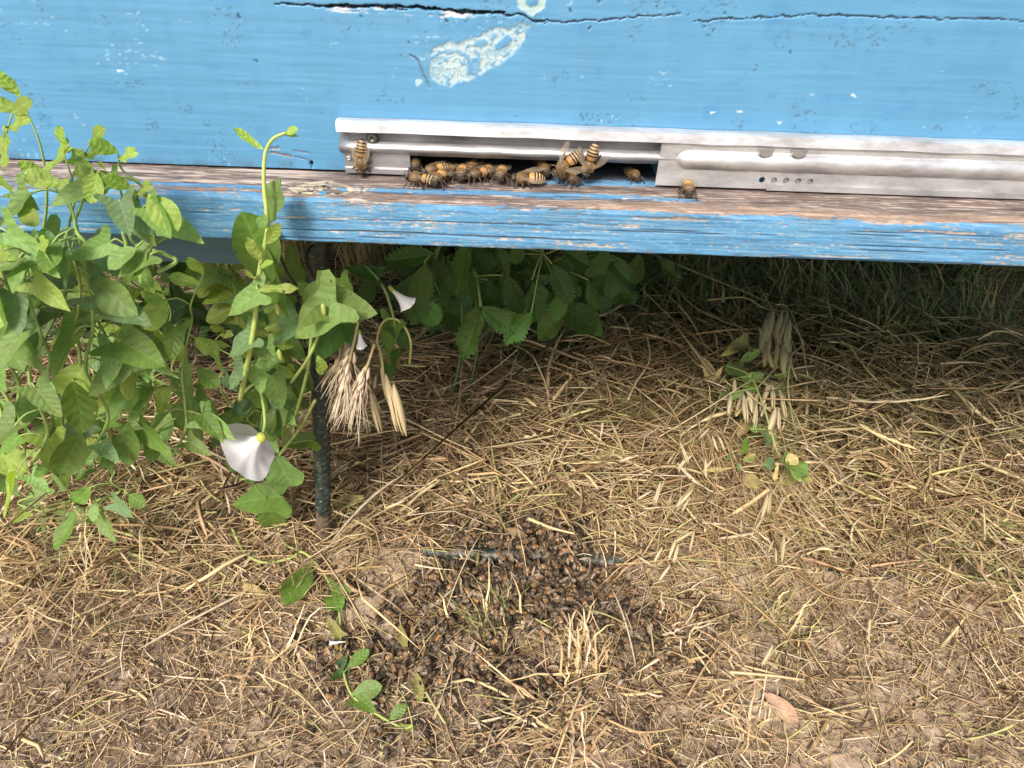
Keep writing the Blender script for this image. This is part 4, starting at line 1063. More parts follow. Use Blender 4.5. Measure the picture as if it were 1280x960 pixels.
# 3b. crumbs of soil and chewed bits
n = 9000
P = scatter_px(n, -300, 1580, 600, 1080); r = np.clip(rng.gamma(2.0, 0.0004, n) + 0.0003, 0, 0.0020)
P[:, 2] += r * 0.5 + 0.001 + rng.uniform(0, 0.003, n)
oc = np.array([(1, 0, 0), (0, 1, 0), (-1, 0, 0), (0, -1, 0), (0, 0, 1), (0, 0, -1.0)])
V = P[:, None, :] + oc[None] * r[:, None, None] * rng.uniform(0.5, 1.4, (n, 6, 1)) + rng.normal(0, 0.0002, (n, 6, 3))
fi = np.array([(0, 1, 4, 4), (1, 2, 4, 4), (2, 3, 4, 4), (3, 0, 4, 4), (1, 0, 5, 5), (2, 1, 5, 5), (3, 2, 5, 5), (0, 3, 5, 5)])
tri = (np.arange(n)[:, None, None] * 6 + fi[None, :, :3]).reshape(-1, 3)
cc = np.where(rng.uniform(0, 1, (n, 1)) < .6, np.array([(0.37, 0.285, 0.205)]) * rng.uniform(.5, 1.3, (n, 1)), pick(DARK, n))
o = link('soil_crumbs', np_mesh('soil_crumbs', V.reshape(-1, 3), tri, np.repeat(cc, 6, 0), False), M_SOIL); o['kind'] = 'stuff'; o['label'] = 'small crumbs of dusty soil among the chaff'
o = link('dry_grass', litter.build('dry_grass'), M_STRAW); o['kind'] = 'stuff'; o['label'] = 'flattened dry straw and chaff matted over the soil'

# 4. rooted tufts, their blades arching: dry ones and greener ones
def tuft(px, py, n, hgt, spread, pal, lean=(0, 0), h0=0.0, wmin=0.0007, wmax=0.0018, droop=0.5, gseed=0):
    p = G(px, py, h0); rs = np.random.default_rng(gseed)
    base = np.array(p)[None, :] + np.stack([rs.normal(0, spread * .35, n), rs.normal(0, spread * .35, n), np.zeros(n)], -1)
    az = rs.uniform(0, 6.28, n); out = rs.uniform(0.2, 1.0, n) * spread
    L = hgt * rs.uniform(0.55, 1.1, n); K = 7; t = np.linspace(0, 1, K)
    dirh = np.stack([np.cos(az) * out + lean[0], np.sin(az) * out + lean[1]], -1)
    path = np.zeros((n, K, 3))
    path[:, :, :2] = base[:, None, :2] + dirh[:, None, :] * (t ** 1.4)[None, :, None]
    path[:, :, 2] = base[:, None, 2] + L[:, None] * (t - droop * rs.uniform(0.5, 1.25, n)[:, None] * t ** 2.2)
    path[:, :, 2] = np.maximum(path[:, :, 2], ZG + 0.002 + 0.006 * rs.uniform(0, 1, (n, 1)))
    path += rs.normal(0, 0.0008, path.shape)
    w = rs.uniform(wmin, wmax, n); V = np.zeros((n, K, 2, 3))
    sd = np.stack([-np.sin(az), np.cos(az), np.zeros(n)], -1)
    tap = 1 - 0.85 * t ** 2
    for k, s in enumerate((-.5, .5)): V[:, :, k] = path + sd[:, None, :] * (s * w)[:, None, None] * tap[None, :, None]
    idx = np.arange(n * K * 2).reshape(n, K, 2)
    Q = np.stack([idx[:, :-1, 0], idx[:, :-1, 1], idx[:, 1:, 1], idx[:, 1:, 0]], -1).reshape(-1, 4)
    c = pal[rs.choice(len(pal), n)] * rs.uniform(0.8, 1.2, (n, 1)); C = np.broadcast_to(c[:, None, None, :], (n, K, 2, 3)).reshape(-1, 3)
    Vr = V.reshape(-1, 3) - np.array((p.x, p.y, ZG))
    return np_mesh('blades', Vr, Q, C), (p.x, p.y, ZG)
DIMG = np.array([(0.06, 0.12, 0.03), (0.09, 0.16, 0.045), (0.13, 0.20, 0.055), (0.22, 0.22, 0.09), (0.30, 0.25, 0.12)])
STRAWY = PALE[[0, 1, 2, 5, 6]]; ARCH = np.array([(0.62, 0.48, 0.25), (0.50, 0.36, 0.17), (0.36, 0.23, 0.11), (0.44, 0.30, 0.15), (0.40, 0.36, 0.14)]); MIXG = np.array([(0.16, 0.20, 0.06), (0.24, 0.26, 0.09), (0.34, 0.33, 0.13), (0.46, 0.38, 0.18), (0.10, 0.15, 0.05)]); MIXED = np.concatenate([PALE[[0, 1, 7]], GREEN[[1, 3, 4]]]); DIM = DIMG
tufts = [
    (622, 790, 70, 0.050, 0.030, MIXED, (-0.008, 0.004), 'pale yellow grass tuft standing among the dead bees below the bar'),
    (728, 835, 60, 0.045, 0.022, STRAWY, (0.0, 0.006), 'small upright dry tuft right of the lower dead bees'),
    (845, 800, 50, 0.040, 0.026, STRAWY, (0.006, 0.0), 'short dry tuft near the scattered bees on the right'),
    (700, 905, 80, 0.030, 0.040, STRAWY, (-0.012, -0.012), 'sprawling straw tuft near the bottom middle of the picture'),
    (870, 545, 150, 0.085, 0.040, STRAWY, (-0.010, -0.075), 'big pale straw bunch combed downwards on the right slope'),
    (800, 530, 120, 0.070, 0.035, MIXED, (-0.055, -0.010), 'pale arched straw bunch swept to the left, upper right'),
    (940, 590, 120, 0.070, 0.040, STRAWY, (0.0, -0.060), 'dry straw bunch hanging towards the viewer at the right edge'),
    (975, 560, 70, 0.075, 0.05, MIXED, (-0.02, -0.02), 'greenish grass tuft beside the yellow withered leaves'),
    (975, 790, 50, 0.050, 0.030, MIXED, (0.0, 0.0), 'light green and straw coloured tuft low on the right'),
    (560, 520, 90, 0.060, 0.05, STRAWY, (0.01, -0.02), 'dry grass tuft in the middle behind the stand leg'),
    (690, 520, 90, 0.060, 0.05, STRAWY, (-0.02, -0.02), 'dry grass tuft in the middle under the board shadow edge'),
    (480, 600, 60, 0.045, 0.04, STRAWY, (0.01, -0.02), 'dry tuft just right of the stand leg foot'),
    (340, 690, 50, 0.035, 0.04, STRAWY, (0.0, -0.02), 'dry tuft in front of the broad green ground leaf'),
    (775, 690, 50, 0.035, 0.03, STRAWY, (-0.01, 0.0), 'dry tuft at the right end of the bee heap'),
    (560, 700, 36, 0.030, 0.03, STRAWY, (0.01, 0.0), 'sparse dry tuft at the left end of the bee heap'),
    (940, 890, 70, 0.030, 0.04, STRAWY, (-0.01, 0.0), 'low dry tuft near the lower right corner'),
    (330, 830, 46, 0.025, 0.04, STRAWY, (0.0, 0.0), 'low thin dry tuft near the lower left corner'),
    (900, 640, 80, 0.05, 0.05, STRAWY, (0.0, -0.04), 'dry tuft below the big pale straw bunch'),
    (640, 440, 110, 0.075, 0.07, DIM, (0.02, -0.02), 'dim olive grass tuft below the serrated plant'),
    (780, 420, 130, 0.090, 0.08, DIM, (-0.03, -0.02), 'dim olive grass tuft in the shade right of the serrated plant'),
    (880, 400, 130, 0.095, 0.08, DIM, (-0.03, -0.01), 'dim grass tuft in deep shade left of the hanging oats'),
    (980, 400, 130, 0.10, 0.08, DIM, (-0.02, -0.01), 'dim grass tuft in deep shade behind the hanging oats'),
    (830, 350, 130, 0.11, 0.09, DIM, (0.02, 0.0), 'shaded green grass tuft farthest back right of the middle'),
    (660, 365, 110, 0.12, 0.08, DIM, (0.02, -0.01), 'shaded green grass between the serrated leaves'),
    (770, 380, 140, 0.13, 0.08, DIM, (0.02, -0.03), 'shaded long green grass right below the serrated leaves'),
    (850, 375, 140, 0.13, 0.08, DIM, (-0.02, -0.03), 'shaded long green grass under the middle of the board'),
    (720, 350, 130, 0.11, 0.09, DIM, (0.0, 0.0), 'shaded green grass tuft farthest back behind the serrated plant'),
    (1080, 420, 150, 0.10, 0.09, DIM, (-0.03, -0.01), 'shaded grass tuft under the hive right of the hanging oats'),
    (1190, 440, 150, 0.10, 0.09, DIM, (-0.03, -0.01), 'shaded grass tuft under the hive near the right border'),
    (1100, 600, 130, 0.06, 0.06, STRAWY, (0.0, -0.03), 'dry straw tuft right of the pale straw bunches'),
    (1200, 680, 130, 0.06, 0.06, MIXED, (0.0, -0.03), 'mixed dry tuft near the right border'),
    (455, 350, 160, 0.17, 0.05, np.concatenate([PALE[[0, 1, 7]], GREEN[[1, 3]]]), (0.0, -0.02), 'tall yellowish grass standing in the gap right of the stand leg'),  # pale blades paint in sunlight that the hive blocks here
    (375, 345, 110, 0.17, 0.04, np.concatenate([PALE[[0, 1, 7]], GREEN[[1, 3]]]), (0.0, -0.02), 'tall yellowish grass seen between the wire and the stand leg'),  # sunlit tone put into the blade colour
    (930, 345, 150, 0.13, 0.09, DIM, (0.0, -0.01), 'shaded green grass tuft farthest back at the right'),
    (1040, 350, 160, 0.13, 0.09, DIM, (0.0, -0.01), 'shaded green grass tuft farthest back near the right border'),
    (1170, 360, 160, 0.13, 0.09, DIM, (0.0, -0.01), 'shaded green grass tuft farthest back at the right border'),
    (760, 470, 70, 0.09, 0.06, MIXG, (0.01, -0.03), 'green and straw grass tuft at the shadow edge in the middle'),
    (860, 460, 80, 0.09, 0.06, MIXG, (-0.02, -0.03), 'green and straw grass tuft at the shadow edge left of the hanging leaf'),
    (930, 500, 80, 0.09, 0.06, MIXG, (-0.02, -0.03), 'green and straw grass tuft below the hanging oats'),
    (1000, 480, 80, 0.09, 0.06, MIXG, (-0.02, -0.02), 'green and straw grass tuft behind the withering weed'),
    (1110, 500, 90, 0.09, 0.06, MIXG, (-0.02, -0.02), 'green and straw grass tuft right of the withering weed'),
    (660, 430, 70, 0.08, 0.06, MIXG, (0.01, -0.03), 'green and straw grass tuft just below the serrated leaves'),
    (500, 455, 60, 0.10, 0.07, ARCH, (0.02, -0.03), 'arching dry stems right of the wild oat husks'),
    (570, 470, 60, 0.10, 0.08, ARCH, (0.02, -0.03), 'arching dry stems below the serrated leaves, left'),
    (640, 480, 60, 0.10, 0.08, ARCH, (-0.02, -0.03), 'arching dry stems below the serrated leaves, right'),
    (720, 455, 60, 0.11, 0.09, ARCH, (0.02, -0.02), 'arching dry stems around the bent reddish straw'),
    (800, 460, 60, 0.11, 0.09, ARCH, (-0.02, -0.02), 'arching dry stems around the twisted pale stalk'),
    (880, 500, 60, 0.10, 0.08, ARCH, (-0.03, -0.02), 'arching dry stems below the yellow hanging leaf'),
    (610, 560, 44, 0.07, 0.06, ARCH, (0.02, -0.02), 'arching dry stems above the bee heap, left'),
    (740, 570, 44, 0.07, 0.06, ARCH, (-0.02, -0.02), 'arching dry stems above the bee heap, right'),
    (960, 660, 60, 0.07, 0.06, ARCH, (-0.01, -0.03), 'arching dry stems low at the right edge'),
    (1090, 540, 60, 0.09, 0.08, ARCH, (-0.02, -0.03), 'arching dry stems right of the oats'),
    (160, 640, 110, 0.07, 0.06, MIXED, (0.0, -0.03), 'mixed dry tuft below the leafy mass at the left border'),
    (60, 720, 110, 0.06, 0.06, STRAWY, (0.0, -0.03), 'dry tuft near the lower left border'),
]
for i, (x, y, nb, h, s, pal, ln, lab) in enumerate(tufts):
    dim = pal is DIM; arch = pal is ARCH
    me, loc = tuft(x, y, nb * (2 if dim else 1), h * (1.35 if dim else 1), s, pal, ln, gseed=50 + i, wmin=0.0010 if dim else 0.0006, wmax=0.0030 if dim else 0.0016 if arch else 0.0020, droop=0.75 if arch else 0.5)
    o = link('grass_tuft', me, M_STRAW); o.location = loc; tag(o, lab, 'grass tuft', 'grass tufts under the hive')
# far grass behind the hive, set dense and close to block light
fg = Batch(); n = 14000
X = rng.uniform(-1.3, 1.3, n); Y = 0.51 + rng.gamma(1.5, 0.2, n); P = np.stack([X, Y, np.full(n, ZG)], -1)
c = np.where(rng.uniform(0, 1, (n, 1)) < 0.6, pick(GREEN, n), pick(PALE, n))
fg.add(*straw_batch(P, rng.uniform(0, 6.28, n), rng.uniform(0.9, 1.5, n), rng.uniform(0.12, 0.34, n), rng.uniform(0.002, 0.004, n), rng.normal(0, .5, n), rng.normal(0, .1, n), c * .8, c, 5, 3, .2))
o = link('tall_grass', fg.build('tall_grass'), M_STRAW); o['kind'] = 'stuff'; o['label'] = 'tall green and yellow grass growing behind the hive'

# 5. single long straws that stand out
M_STALK = M_STRAW
def stalk(name, pts, w, col, label, cat='straw', mat=None, group='loose straws on the litter'):
    p0 = Vector(pts[0]); q = spline(pts, 14) if len(pts) > 2 else [Vector(pts[0]).lerp(Vector(pts[1]), i / 7) for i in range(8)]
    mb = MB(); mb.tube([p - p0 for p in q], [w / 2 * (1 - 0.5 * i / len(q)) for i in range(len(q))], 5, col)
    o = link(name, mb.mesh(name), mat or M_STRAW); o.location = p0; tag(o, label, cat, group); return o
ST = (0.66, 0.50, 0.27); SB = (0.52, 0.34, 0.17)
straws = [
    ([(727, 862), (712, 900), (690, 962)], .012, .0020, ST, 'straight pale straw at the bottom middle pointing at the viewer'),
    ([(912, 840), (960, 844), (1006, 850)], .012, .0022, ST, 'thick pale straw reaching in from the lower right edge, upper of two'),
    ([(930, 832), (960, 840), (1005, 853)], .009, .0018, ST, 'pale straw crossing under the thick one at the lower right edge'),
    ([(640, 615), (700, 598), (772, 572)], .030, .0017, SB, 'long tan straw slanting up to the right above the bee heap'),
    ([(640, 604), (690, 601), (737, 601)], .028, .0015, ST, 'level pale straw just above the long slanting one'),
    ([(770, 706), (830, 700), (890, 690)], .018, .0020, SB, 'long tan straw lying level right of the bee heap'),
    ([(893, 690), (910, 725), (985, 795)], .018, .0022, SB, 'long bent tan straw running down to the right'),
    ([(532, 665), (542, 690), (554, 726)], .018, .0016, ST, 'pale straw leaning across the left end of the metal bar'),
    ([(660, 648), (690, 660), (722, 668)], .020, .0030, ST, 'short wide pale straw lying above the right part of the bar'),
    ([(540, 748), (575, 745), (612, 738)], .012, .0014, ST, 'thin level straw lying over the dead bees'),
    ([(600, 758), (650, 765), (690, 785)], .014, .0018, (0.42, 0.42, 0.16), 'yellow green blade lying over the heap of bees'),
    ([(703, 672), (715, 690), (727, 708)], .018, .0013, ST, 'short pale straw across the bees right of the middle'),
    ([(525, 540), (590, 570), (640, 600)], .035, .0016, SB, 'tan straw sloping down behind the stand leg'),
    ([(500, 520), (560, 550), (590, 562)], .040, .0016, ST, 'pale straw sloping down right of the wild oat ears'),
    ([(715, 440), (738, 452), (752, 500)], .05, .0020, SB, 'bent reddish straw forming an arch in the middle distance'),
    ([(808, 415), (812, 450), (795, 478), (785, 500)], .055, .0024, ST, 'twisted pale stalk standing in the middle of the shaded grass'),
    ([(735, 372), (790, 370), (840, 369)], .05, .0014, (0.40, 0.36, 0.16), 'long level blade in the shade under the board'),
    ([(700, 392), (780, 392), (880, 390)], .045, .0016, (0.40, 0.33, 0.15), 'long level stalk in the shade, below the upper one'),
    ([(830, 340), (870, 385), (940, 415)], .06, .0016, (0.38, 0.33, 0.15), 'stalk sloping right through the shaded grass'),
    ([(885, 375), (930, 372), (955, 385), (985, 390)], .06, .0022, (0.42, 0.37, 0.15), 'arched straw blade left of the hanging oat ears'),
    ([(920, 520), (960, 470), (1005, 430)], .06, .0020, (0.45, 0.42, 0.18), 'yellow green stalk rising behind the withered leaves'),
    ([(430, 660), (480, 640), (520, 618)], .016, .0018, ST, 'pale straw leaning away from the foot of the stand leg'),
    ([(455, 690), (500, 672), (540, 668)], .014, .0016, SB, 'tan straw lying right of the foot of the stand leg'),
    ([(320, 840), (370, 865), (410, 905)], .007, .0013, ST, 'thin straw sloping down in the lower left dust'),
    ([(395, 560), (480, 540), (520, 536)], .05, .0014, ST, 'level straw passing behind the stand leg'),
    ([(425, 960), (450, 930), (470, 880)], .006, .0014, SB, 'thin straw standing near the lower end of the creeping shoot'),
    ([(600, 940), (640, 905), (682, 880)], .008, .0016, ST, 'thin pale straw slanting through the lowest bees'),
    ([(760, 900), (800, 915), (850, 910)], .008, .0016, SB, 'curved straw in the lower right litter'),
    ([(860, 870), (880, 835), (905, 800)], .012, .0016, SB, 'straw leaning right among the scattered bees'),
    ([(300, 780), (340, 740), (400, 700)], .012, .0014, SB, 'tan straw behind the small creeping leaf, lower left'),
]
for pts, h, w, col, lab in straws:
    stalk('straw', [G(x, y, h + (0.002 if i == 1 else 0)) for i, (x, y) in enumerate(pts)], w, col, lab)

# ------------------------------------------------------------------ leaves, vines, flowers
def leaf_mesh(kind, seed):
    rs = random.Random(seed); mb = MB()
    fold = rs.uniform(0.10, 0.32); bendk = rs.uniform(-0.4, 0.45); wav = rs.uniform(0.015, 0.07); phs = rs.uniform(0, 6)
    if kind == 'arrow':
        out = [(1.0, 0.0), (0.96, 0.03), (0.88, 0.075), (0.76, 0.14), (0.6, 0.205), (0.45, 0.25), (0.3, 0.275), (0.17, 0.275), (0.06, 0.285), (-0.06, 0.36), (-0.16, 0.43), (-0.24, 0.40), (-0.22, 0.27), (-0.12, 0.13), (-0.01, 0.02)]
    elif kind == 'oval':
        out = [(1.0, 0.0)] + [(1 - t, 0.30 * math.sin(math.pi * t ** 0.85) ** 0.8) for t in np.linspace(0.06, 0.97, 12)] + [(0.0, 0.01)]
    elif kind == 'tooth':
        out = [(1.0, 0.0)]; nt = 11
        for i in range(nt):
            t = (i + 0.5) / nt; w = 0.36 * math.sin(math.pi * min(1, t * 0.92 + 0.03) ** 0.9) ** 0.85
            out += [(1 - t + 0.045, w * 1.12), (1 - t - 0.012, w * 0.84)]
        out += [(0.0, 0.01)]
    elif kind == 'narrow':
        out = [(1.0, 0.0)] + [(1 - t, 0.13 * math.sin(math.pi * t ** 0.8) ** 0.7) for t in np.linspace(0.08, 0.96, 9)] + [(0.0, 0.012)]
    cols = (0.0, 0.3, 0.65, 1.0)
    for s in (-1, 1):
        V = []; C = []
        for t, w in out:
            tm = max(t, 0.0) if t < 0.85 else t
            for q in cols:
                x = tm + (t - tm) * q; y = s * w * q
                z = abs(y) ** 1.5 * fold * 2.2 + bendk * (x - 0.3) ** 2 * -0.6 + wav * math.sin(x * 11 + s * 1.5 + phs) * q * q
                if kind == 'tooth':
                    z += 0.022 * abs(math.sin((x - abs(y) * 0.55) * 24)) * (1 if 0 < q < 1 else 0.2)
                V.append((x, y, z))
                C.append((1.0, 1.0, 1.0))
        n = len(cols); F = []
        for i in range(len(out) - 1):
            for k in range(n - 1):
                f = (i * n + k, i * n + k + 1, (i + 1) * n + k + 1, (i + 1) * n + k); F.append(f if s > 0 else f[::-1])
        mb.add(V, F, C)
    return mb
LEAFC = {'mid': (0.175, 0.275, 0.052), 'dark': (0.075, 0.15, 0.030), 'light': (0.24, 0.35, 0.10), 'lime': (0.33, 0.42, 0.085), 'grey': (0.19, 0.29, 0.13), 'plant': (0.085, 0.165, 0.033), 'shade': (0.06, 0.125, 0.028),  # plant and shade greens: leaf colour darkened to paint the board's shade
         'olive': (0.28, 0.25, 0.08), 'tan': (0.42, 0.28, 0.14), 'rust': (0.26, 0.15, 0.09), 'straw': (0.48, 0.37, 0.16), 'pink': (0.44, 0.27, 0.19)}
_lc = {}
def leaf_data(kind, tone, v):
    k = (kind, tone, v)
    if k not in _lc:
        mb = leaf_mesh(kind, hash((kind, v)) % 9999 if False else (len(kind) * 131 + v * 17)); col = np.array(LEAFC[tone])
        mb.c = [tuple(np.minimum(np.array(c) * col, 0.8)) for c in mb.c]
        me = mb.mesh('leaf'); me.materials.append(M_DRYLEAF if tone in ('olive', 'tan', 'rust', 'straw', 'pink') else M_TOOTH if kind == 'tooth' else M_LEAF); _lc[k] = me
    return _lc[k]
def leaf_matrix(B, T, nrm, wide=1.0):
    B = Vector(B); X = Vector(T) - B; L = X.length; X.normalize(); Z = Vector(nrm); Z = (Z - X * Z.dot(X))
    if Z.length < 1e-4: Z = X.orthogonal()
    Z.normalize(); Y = Z.cross(X)
    return Matrix(((X.x * L, Y.x * L * wide, Z.x * L, B.x), (X.y * L, Y.y * L * wide, Z.y * L, B.y), (X.z * L, Y.z * L * wide, Z.z * L, B.z), (0, 0, 0, 1)))
def leaf(parent, B, T, nrm, kind='arrow', tone='mid', v=0, wide=1.0, name='leaf', sub=False):
    M = leaf_matrix(B, T, nrm, wide)
    o = link(name, leaf_data(kind, tone, v), None, parent)
    o.matrix_basis = (Matrix.Translation(-Vector(parent.location)) @ M) if parent is not None else M
    return o
CN = -fwd                                              # towards the photographer, for turning leaf faces
def px_leaf(parent, b, t, Y, kind='arrow', tone='mid', v=0, wide=1.0, tilt=(0, 0, 0), dy=0.0):
    B = at_y(b[0], b[1], Y); T = at_y(t[0], t[1], Y + dy)
    nrm = Vector((0, -0.75, 0.65)) + Vector(tilt)
    return leaf(parent, B, T, nrm, kind, tone, v, wide)
def stem(parent, pts, r0=0.0010, r1=0.0006, col=(0.30, 0.40, 0.10), n=40, name='stem'):
    q = spline(pts, n); mb = MB(); L = Vector(parent.location)
    STEMS.setdefault(parent.name, []).extend([p - L for p in q])
    mb.tube([p - L for p in q], [r0 + (r1 - r0) * i / (n - 1) for i in range(n)], 6, col)
    return link(name, mb.mesh(name), M_STEM, parent)
STEMS = {}
def leaf_stalks(parent, reach=0.045):
    loc = Vector(parent.location)
    for o in [c for c in parent.children if c.name.split('.')[0] == 'leaf']:
        B = o.matrix_basis.translation; best = min(STEMS.get(parent.name, []), key=lambda p: (p - B).length, default=None)
        if best is None or not (0.002 < (best - B).length < reach): continue
        mb = MB(); mid = (best + B) / 2 + Vector((0, -0.001, 0.08 * (best - B).length)); mb.tube(spline([best, mid, B], 8), 0.00045, 5, (0.28, 0.37, 0.11))
        link('leaf_stalk', mb.mesh('leaf_stalk'), M_STEM, parent)
def petal_funnel(name, parent, B, axis, R, L, openness=1.0, calyx=True, seed=0):
    """bindweed trumpet: pleated funnel with a five-angled wavy rim, green calyx as sub-part"""
    rs = random.Random(seed); ax = Vector(axis).normalized(); a = ax.orthogonal().normalized(); b = ax.cross(a); loc = Vector(parent.location)
    mb = MB(); nr, m = 16, 50; V = []; C = []; F = []
    for i in range(nr):
        t = i / (nr - 1)
        for k in range(m):
            th = 2 * math.pi * k / m
            r = R * (0.10 + 0.16 * t + 0.74 * openness * t ** 2.4) * (1 + t * t * 0.05 * math.cos(5 * th) + 0.03 * t * math.sin(3 * th + seed))
            z = L * (t - 0.22 * openness * max(0, t - 0.7) ** 1.5 * 4) + 0.018 * R * t * t * math.cos(10 * th + 1) + 0.09 * R * t * t * math.sin(2 * th + seed)
            V.append(Vector(B) - loc + ax * z + (a * math.cos(th) + b * math.sin(th)) * r)
            g = max(0, 1 - t * 3.2); pk = 0.06 * max(0, math.cos(5 * th)) * t
            C.append((0.88 - 0.25 * g, 0.86 - 0.15 * g - pk * .6, 0.86 - 0.55 * g - pk * .3))
    for i in range(nr - 1):
        for k in range(m): k2 = (k + 1) % m; F.append((i * m + k, i * m + k2, (i + 1) * m + k2, (i + 1) * m + k))
    mb.add(V, F, C); fl = link('flower', mb.mesh('flower'), M_PETAL, parent)
    if calyx:
        mb = MB(); P = [Vector(B) - loc + ax * (L * q) for q in (-0.12, -0.05, 0.06, 0.16)]
        mb.tube(P, [R * 0.06, R * 0.15, R * 0.17, R * 0.12], 10, (0.42, 0.46, 0.08)); link('calyx', mb.mesh('calyx'), M_STEM, fl)
    return fl

# --- climbing bindweed in front of the board's left end
vl = at_y(310, 470, -0.03); vine = thing('bindweed', 'bindweed shoot climbing in front of the landing board, its pale tip against the blue wall', 'bindweed', (vl.x, vl.y, vl.z))
VY = -0.046
path = [(300, 500, -0.02), (306, 470, -0.035), (314, 430, VY), (319, 395, VY), (323, 350, VY), (328, 320, VY), (334, 290, VY), (333, 262, VY), (330, 235, -0.044), (330, 205, -0.040), (333, 187, -0.038), (342, 173, -0.037), (357, 166, -0.036)]
stem(vine, [at_y(*p) for p in path], 0.0013, 0.0006, (0.38, 0.46, 0.12), 90)
for b, t, Y, kind, tone, v, wide, tilt in [
    ((329, 187), (292, 161), -0.038, 'narrow', 'lime', 0, 1.1, (0.3, 0, .2)), ((356, 167), (372, 160), -0.036, 'narrow', 'lime', 1, 2.2, (0, 0, 0)), ((352, 168), (373, 169), -0.035, 'narrow', 'lime', 2, 1.2, (0, 0, 1)),
    ((338, 277), (346, 224), -0.040, 'oval', 'light', 3, 1.0, (-.3, 0, 0)), ((334, 268), (322, 285), -0.047, 'oval', 'light', 4, 1.0, (.4, 0, 0)),
    ((340, 352), (301, 263), -0.036, 'oval', 'mid', 5, 0.95, (.4, 0, -.2)), ((350, 378), (332, 300), -0.034, 'arrow', 'mid', 1, 0.75, (-.5, 0, -.3)),
    ((333, 305), (351, 278), -0.049, 'oval', 'lime', 6, 0.7, (.5, 0, 0)), ((327, 328), (308, 297), -0.050, 'narrow', 'lime', 3, 1.6, (0, 0, .4)),
    ((325, 335), (340, 326), -0.050, 'oval', 'lime', 2, 0.8, (0, 0, .4)), ((318, 348), (306, 338), -0.05, 'oval', 'lime', 1, 0.7, (0, 0, 0)),
    ((326, 366), (280, 394), -0.050, 'arrow', 'light', 2, 0.85, (.2, 0, .4)), ((322, 362), (372, 359), -0.052, 'narrow', 'lime', 5, 1.0, (0, 0, .6)),
    ((318, 420), (282, 446), -0.045, 'arrow', 'grey', 3, 0.9, (0, 0, .3)), ((312, 430), (345, 452), -0.04, 'arrow', 'light', 4, 0.8, (0, 0, .3)),
    ((305, 455), (290, 486), -0.035, 'arrow', 'grey', 5, 0.8, (0, 0, .2)), ((318, 455), (328, 492), -0.03, 'arrow', 'light', 6, 0.9, (0.2, 0, 0))]:
    px_leaf(vine, b, t, Y, kind, tone, v, wide, tilt)
# --- second bindweed with the broad leaves round the leg
vl = at_y(385, 520, 0.0); vine2 = thing('bindweed', 'broad leaved bindweed wrapped round the upper part of the stand leg', 'bindweed', vl)
stem(vine2, [at_y(360, 545, 0.02), at_y(372, 510, 0.0), at_y(383, 470, -0.02), at_y(388, 435, -0.03), at_y(390, 400, -0.03), at_y(388, 372, -0.03)], 0.0011, 0.0007, (0.26, 0.36, 0.10))
stem(vine2, [at_y(364, 478, -0.01), at_y(384, 450, -0.035), at_y(397, 420, -0.04), at_y(399, 398, -0.045)], 0.0009, 0.0006, (0.33, 0.42, 0.12), 30)
for b, t, Y, kind, tone, v, wide, tilt in [
    ((404, 378), (472, 394), -0.042, 'arrow', 'mid', 1, 1.35, (0, 0, .5)), ((372, 390), (436, 364), -0.030, 'oval', 'mid', 2, 1.2, (0, 0, .2)), ((420, 378), (364, 424), -0.045, 'arrow', 'light', 3, 1.0, (.3, 0, .2)),
    ((425, 396), (396, 452), -0.012, 'arrow', 'dark', 4, 1.0, (0, 0, 0)), ((350, 372), (355, 430), -0.02, 'arrow', 'mid', 5, 1.0, (0, 0, .2)), ((372, 392), (345, 430), -0.03, 'arrow', 'grey', 6, 0.9, (.2, 0, .2)),
    ((440, 405), (440, 430), -0.015, 'oval', 'dark', 0, 1.4, (0, 0, .2)), ((350, 455), (388, 488), 0.012, 'arrow', 'mid', 1, 1.0, (0, 0, 0)), ((372, 478), (350, 506), 0.012, 'arrow', 'mid', 2, 1.0, (0, 0, .2)),
    ((425, 348), (442, 376), -0.01, 'arrow', 'mid', 3, 1.0, (0, 0, -.2)), ((372, 352), (392, 372), 0.0, 'oval', 'mid', 4, 1.2, (0, 0, -.2)), ((362, 305), (372, 362), 0.004, 'narrow', 'mid', 6, 1.6, (0, 0, -.3)), ((398, 445), (405, 470), -0.04, 'narrow', 'lime', 2, 1.8, (.5, 0, 0)), ((330, 410), (355, 412), -0.03, 'oval', 'lime', 3, .9, (0, 0, .4)),
    ((345, 440), (318, 468), -0.02, 'arrow', 'light', 1, 1.0, (0, 0, .3)), ((340, 470), (352, 515), -0.01, 'arrow', 'light', 2, 0.9, (0.2, 0, .1)), ((318, 490), (335, 515), 0.0, 'arrow', 'mid', 0, 0.9, (0, 0, .3))]:
    px_leaf(vine2, b, t, Y, kind, tone, v, wide, tilt)
for i, (x, y) in enumerate([(346, 382), (349, 440), (404, 383)]):
    p = at_y(x, y, -0.047); mb = MB(); lc = Vector(vine2.location)
    mb.tube([p - lc + Vector((0, 0, .0012)), p - lc, p - lc - Vector((0, 0, .003)), p - lc - Vector((0, 0, .005))], [.0005, .0010, .0010, .0002], 8, (0.34, 0.38, 0.10)); link('bud', mb.mesh('bud'), M_STEM, vine2)
p = at_y(449, 414, -0.02); petal_funnel('flower', vine2, p, (0.08, -0.25, -1), 0.0052, 0.0085, 0.35, True, 3)
stem(vine2, [at_y(432, 392, -0.02), at_y(441, 402, -0.018), p], 0.0006, 0.0006, (.3, .4, .1), 14, 'flower_stalk')
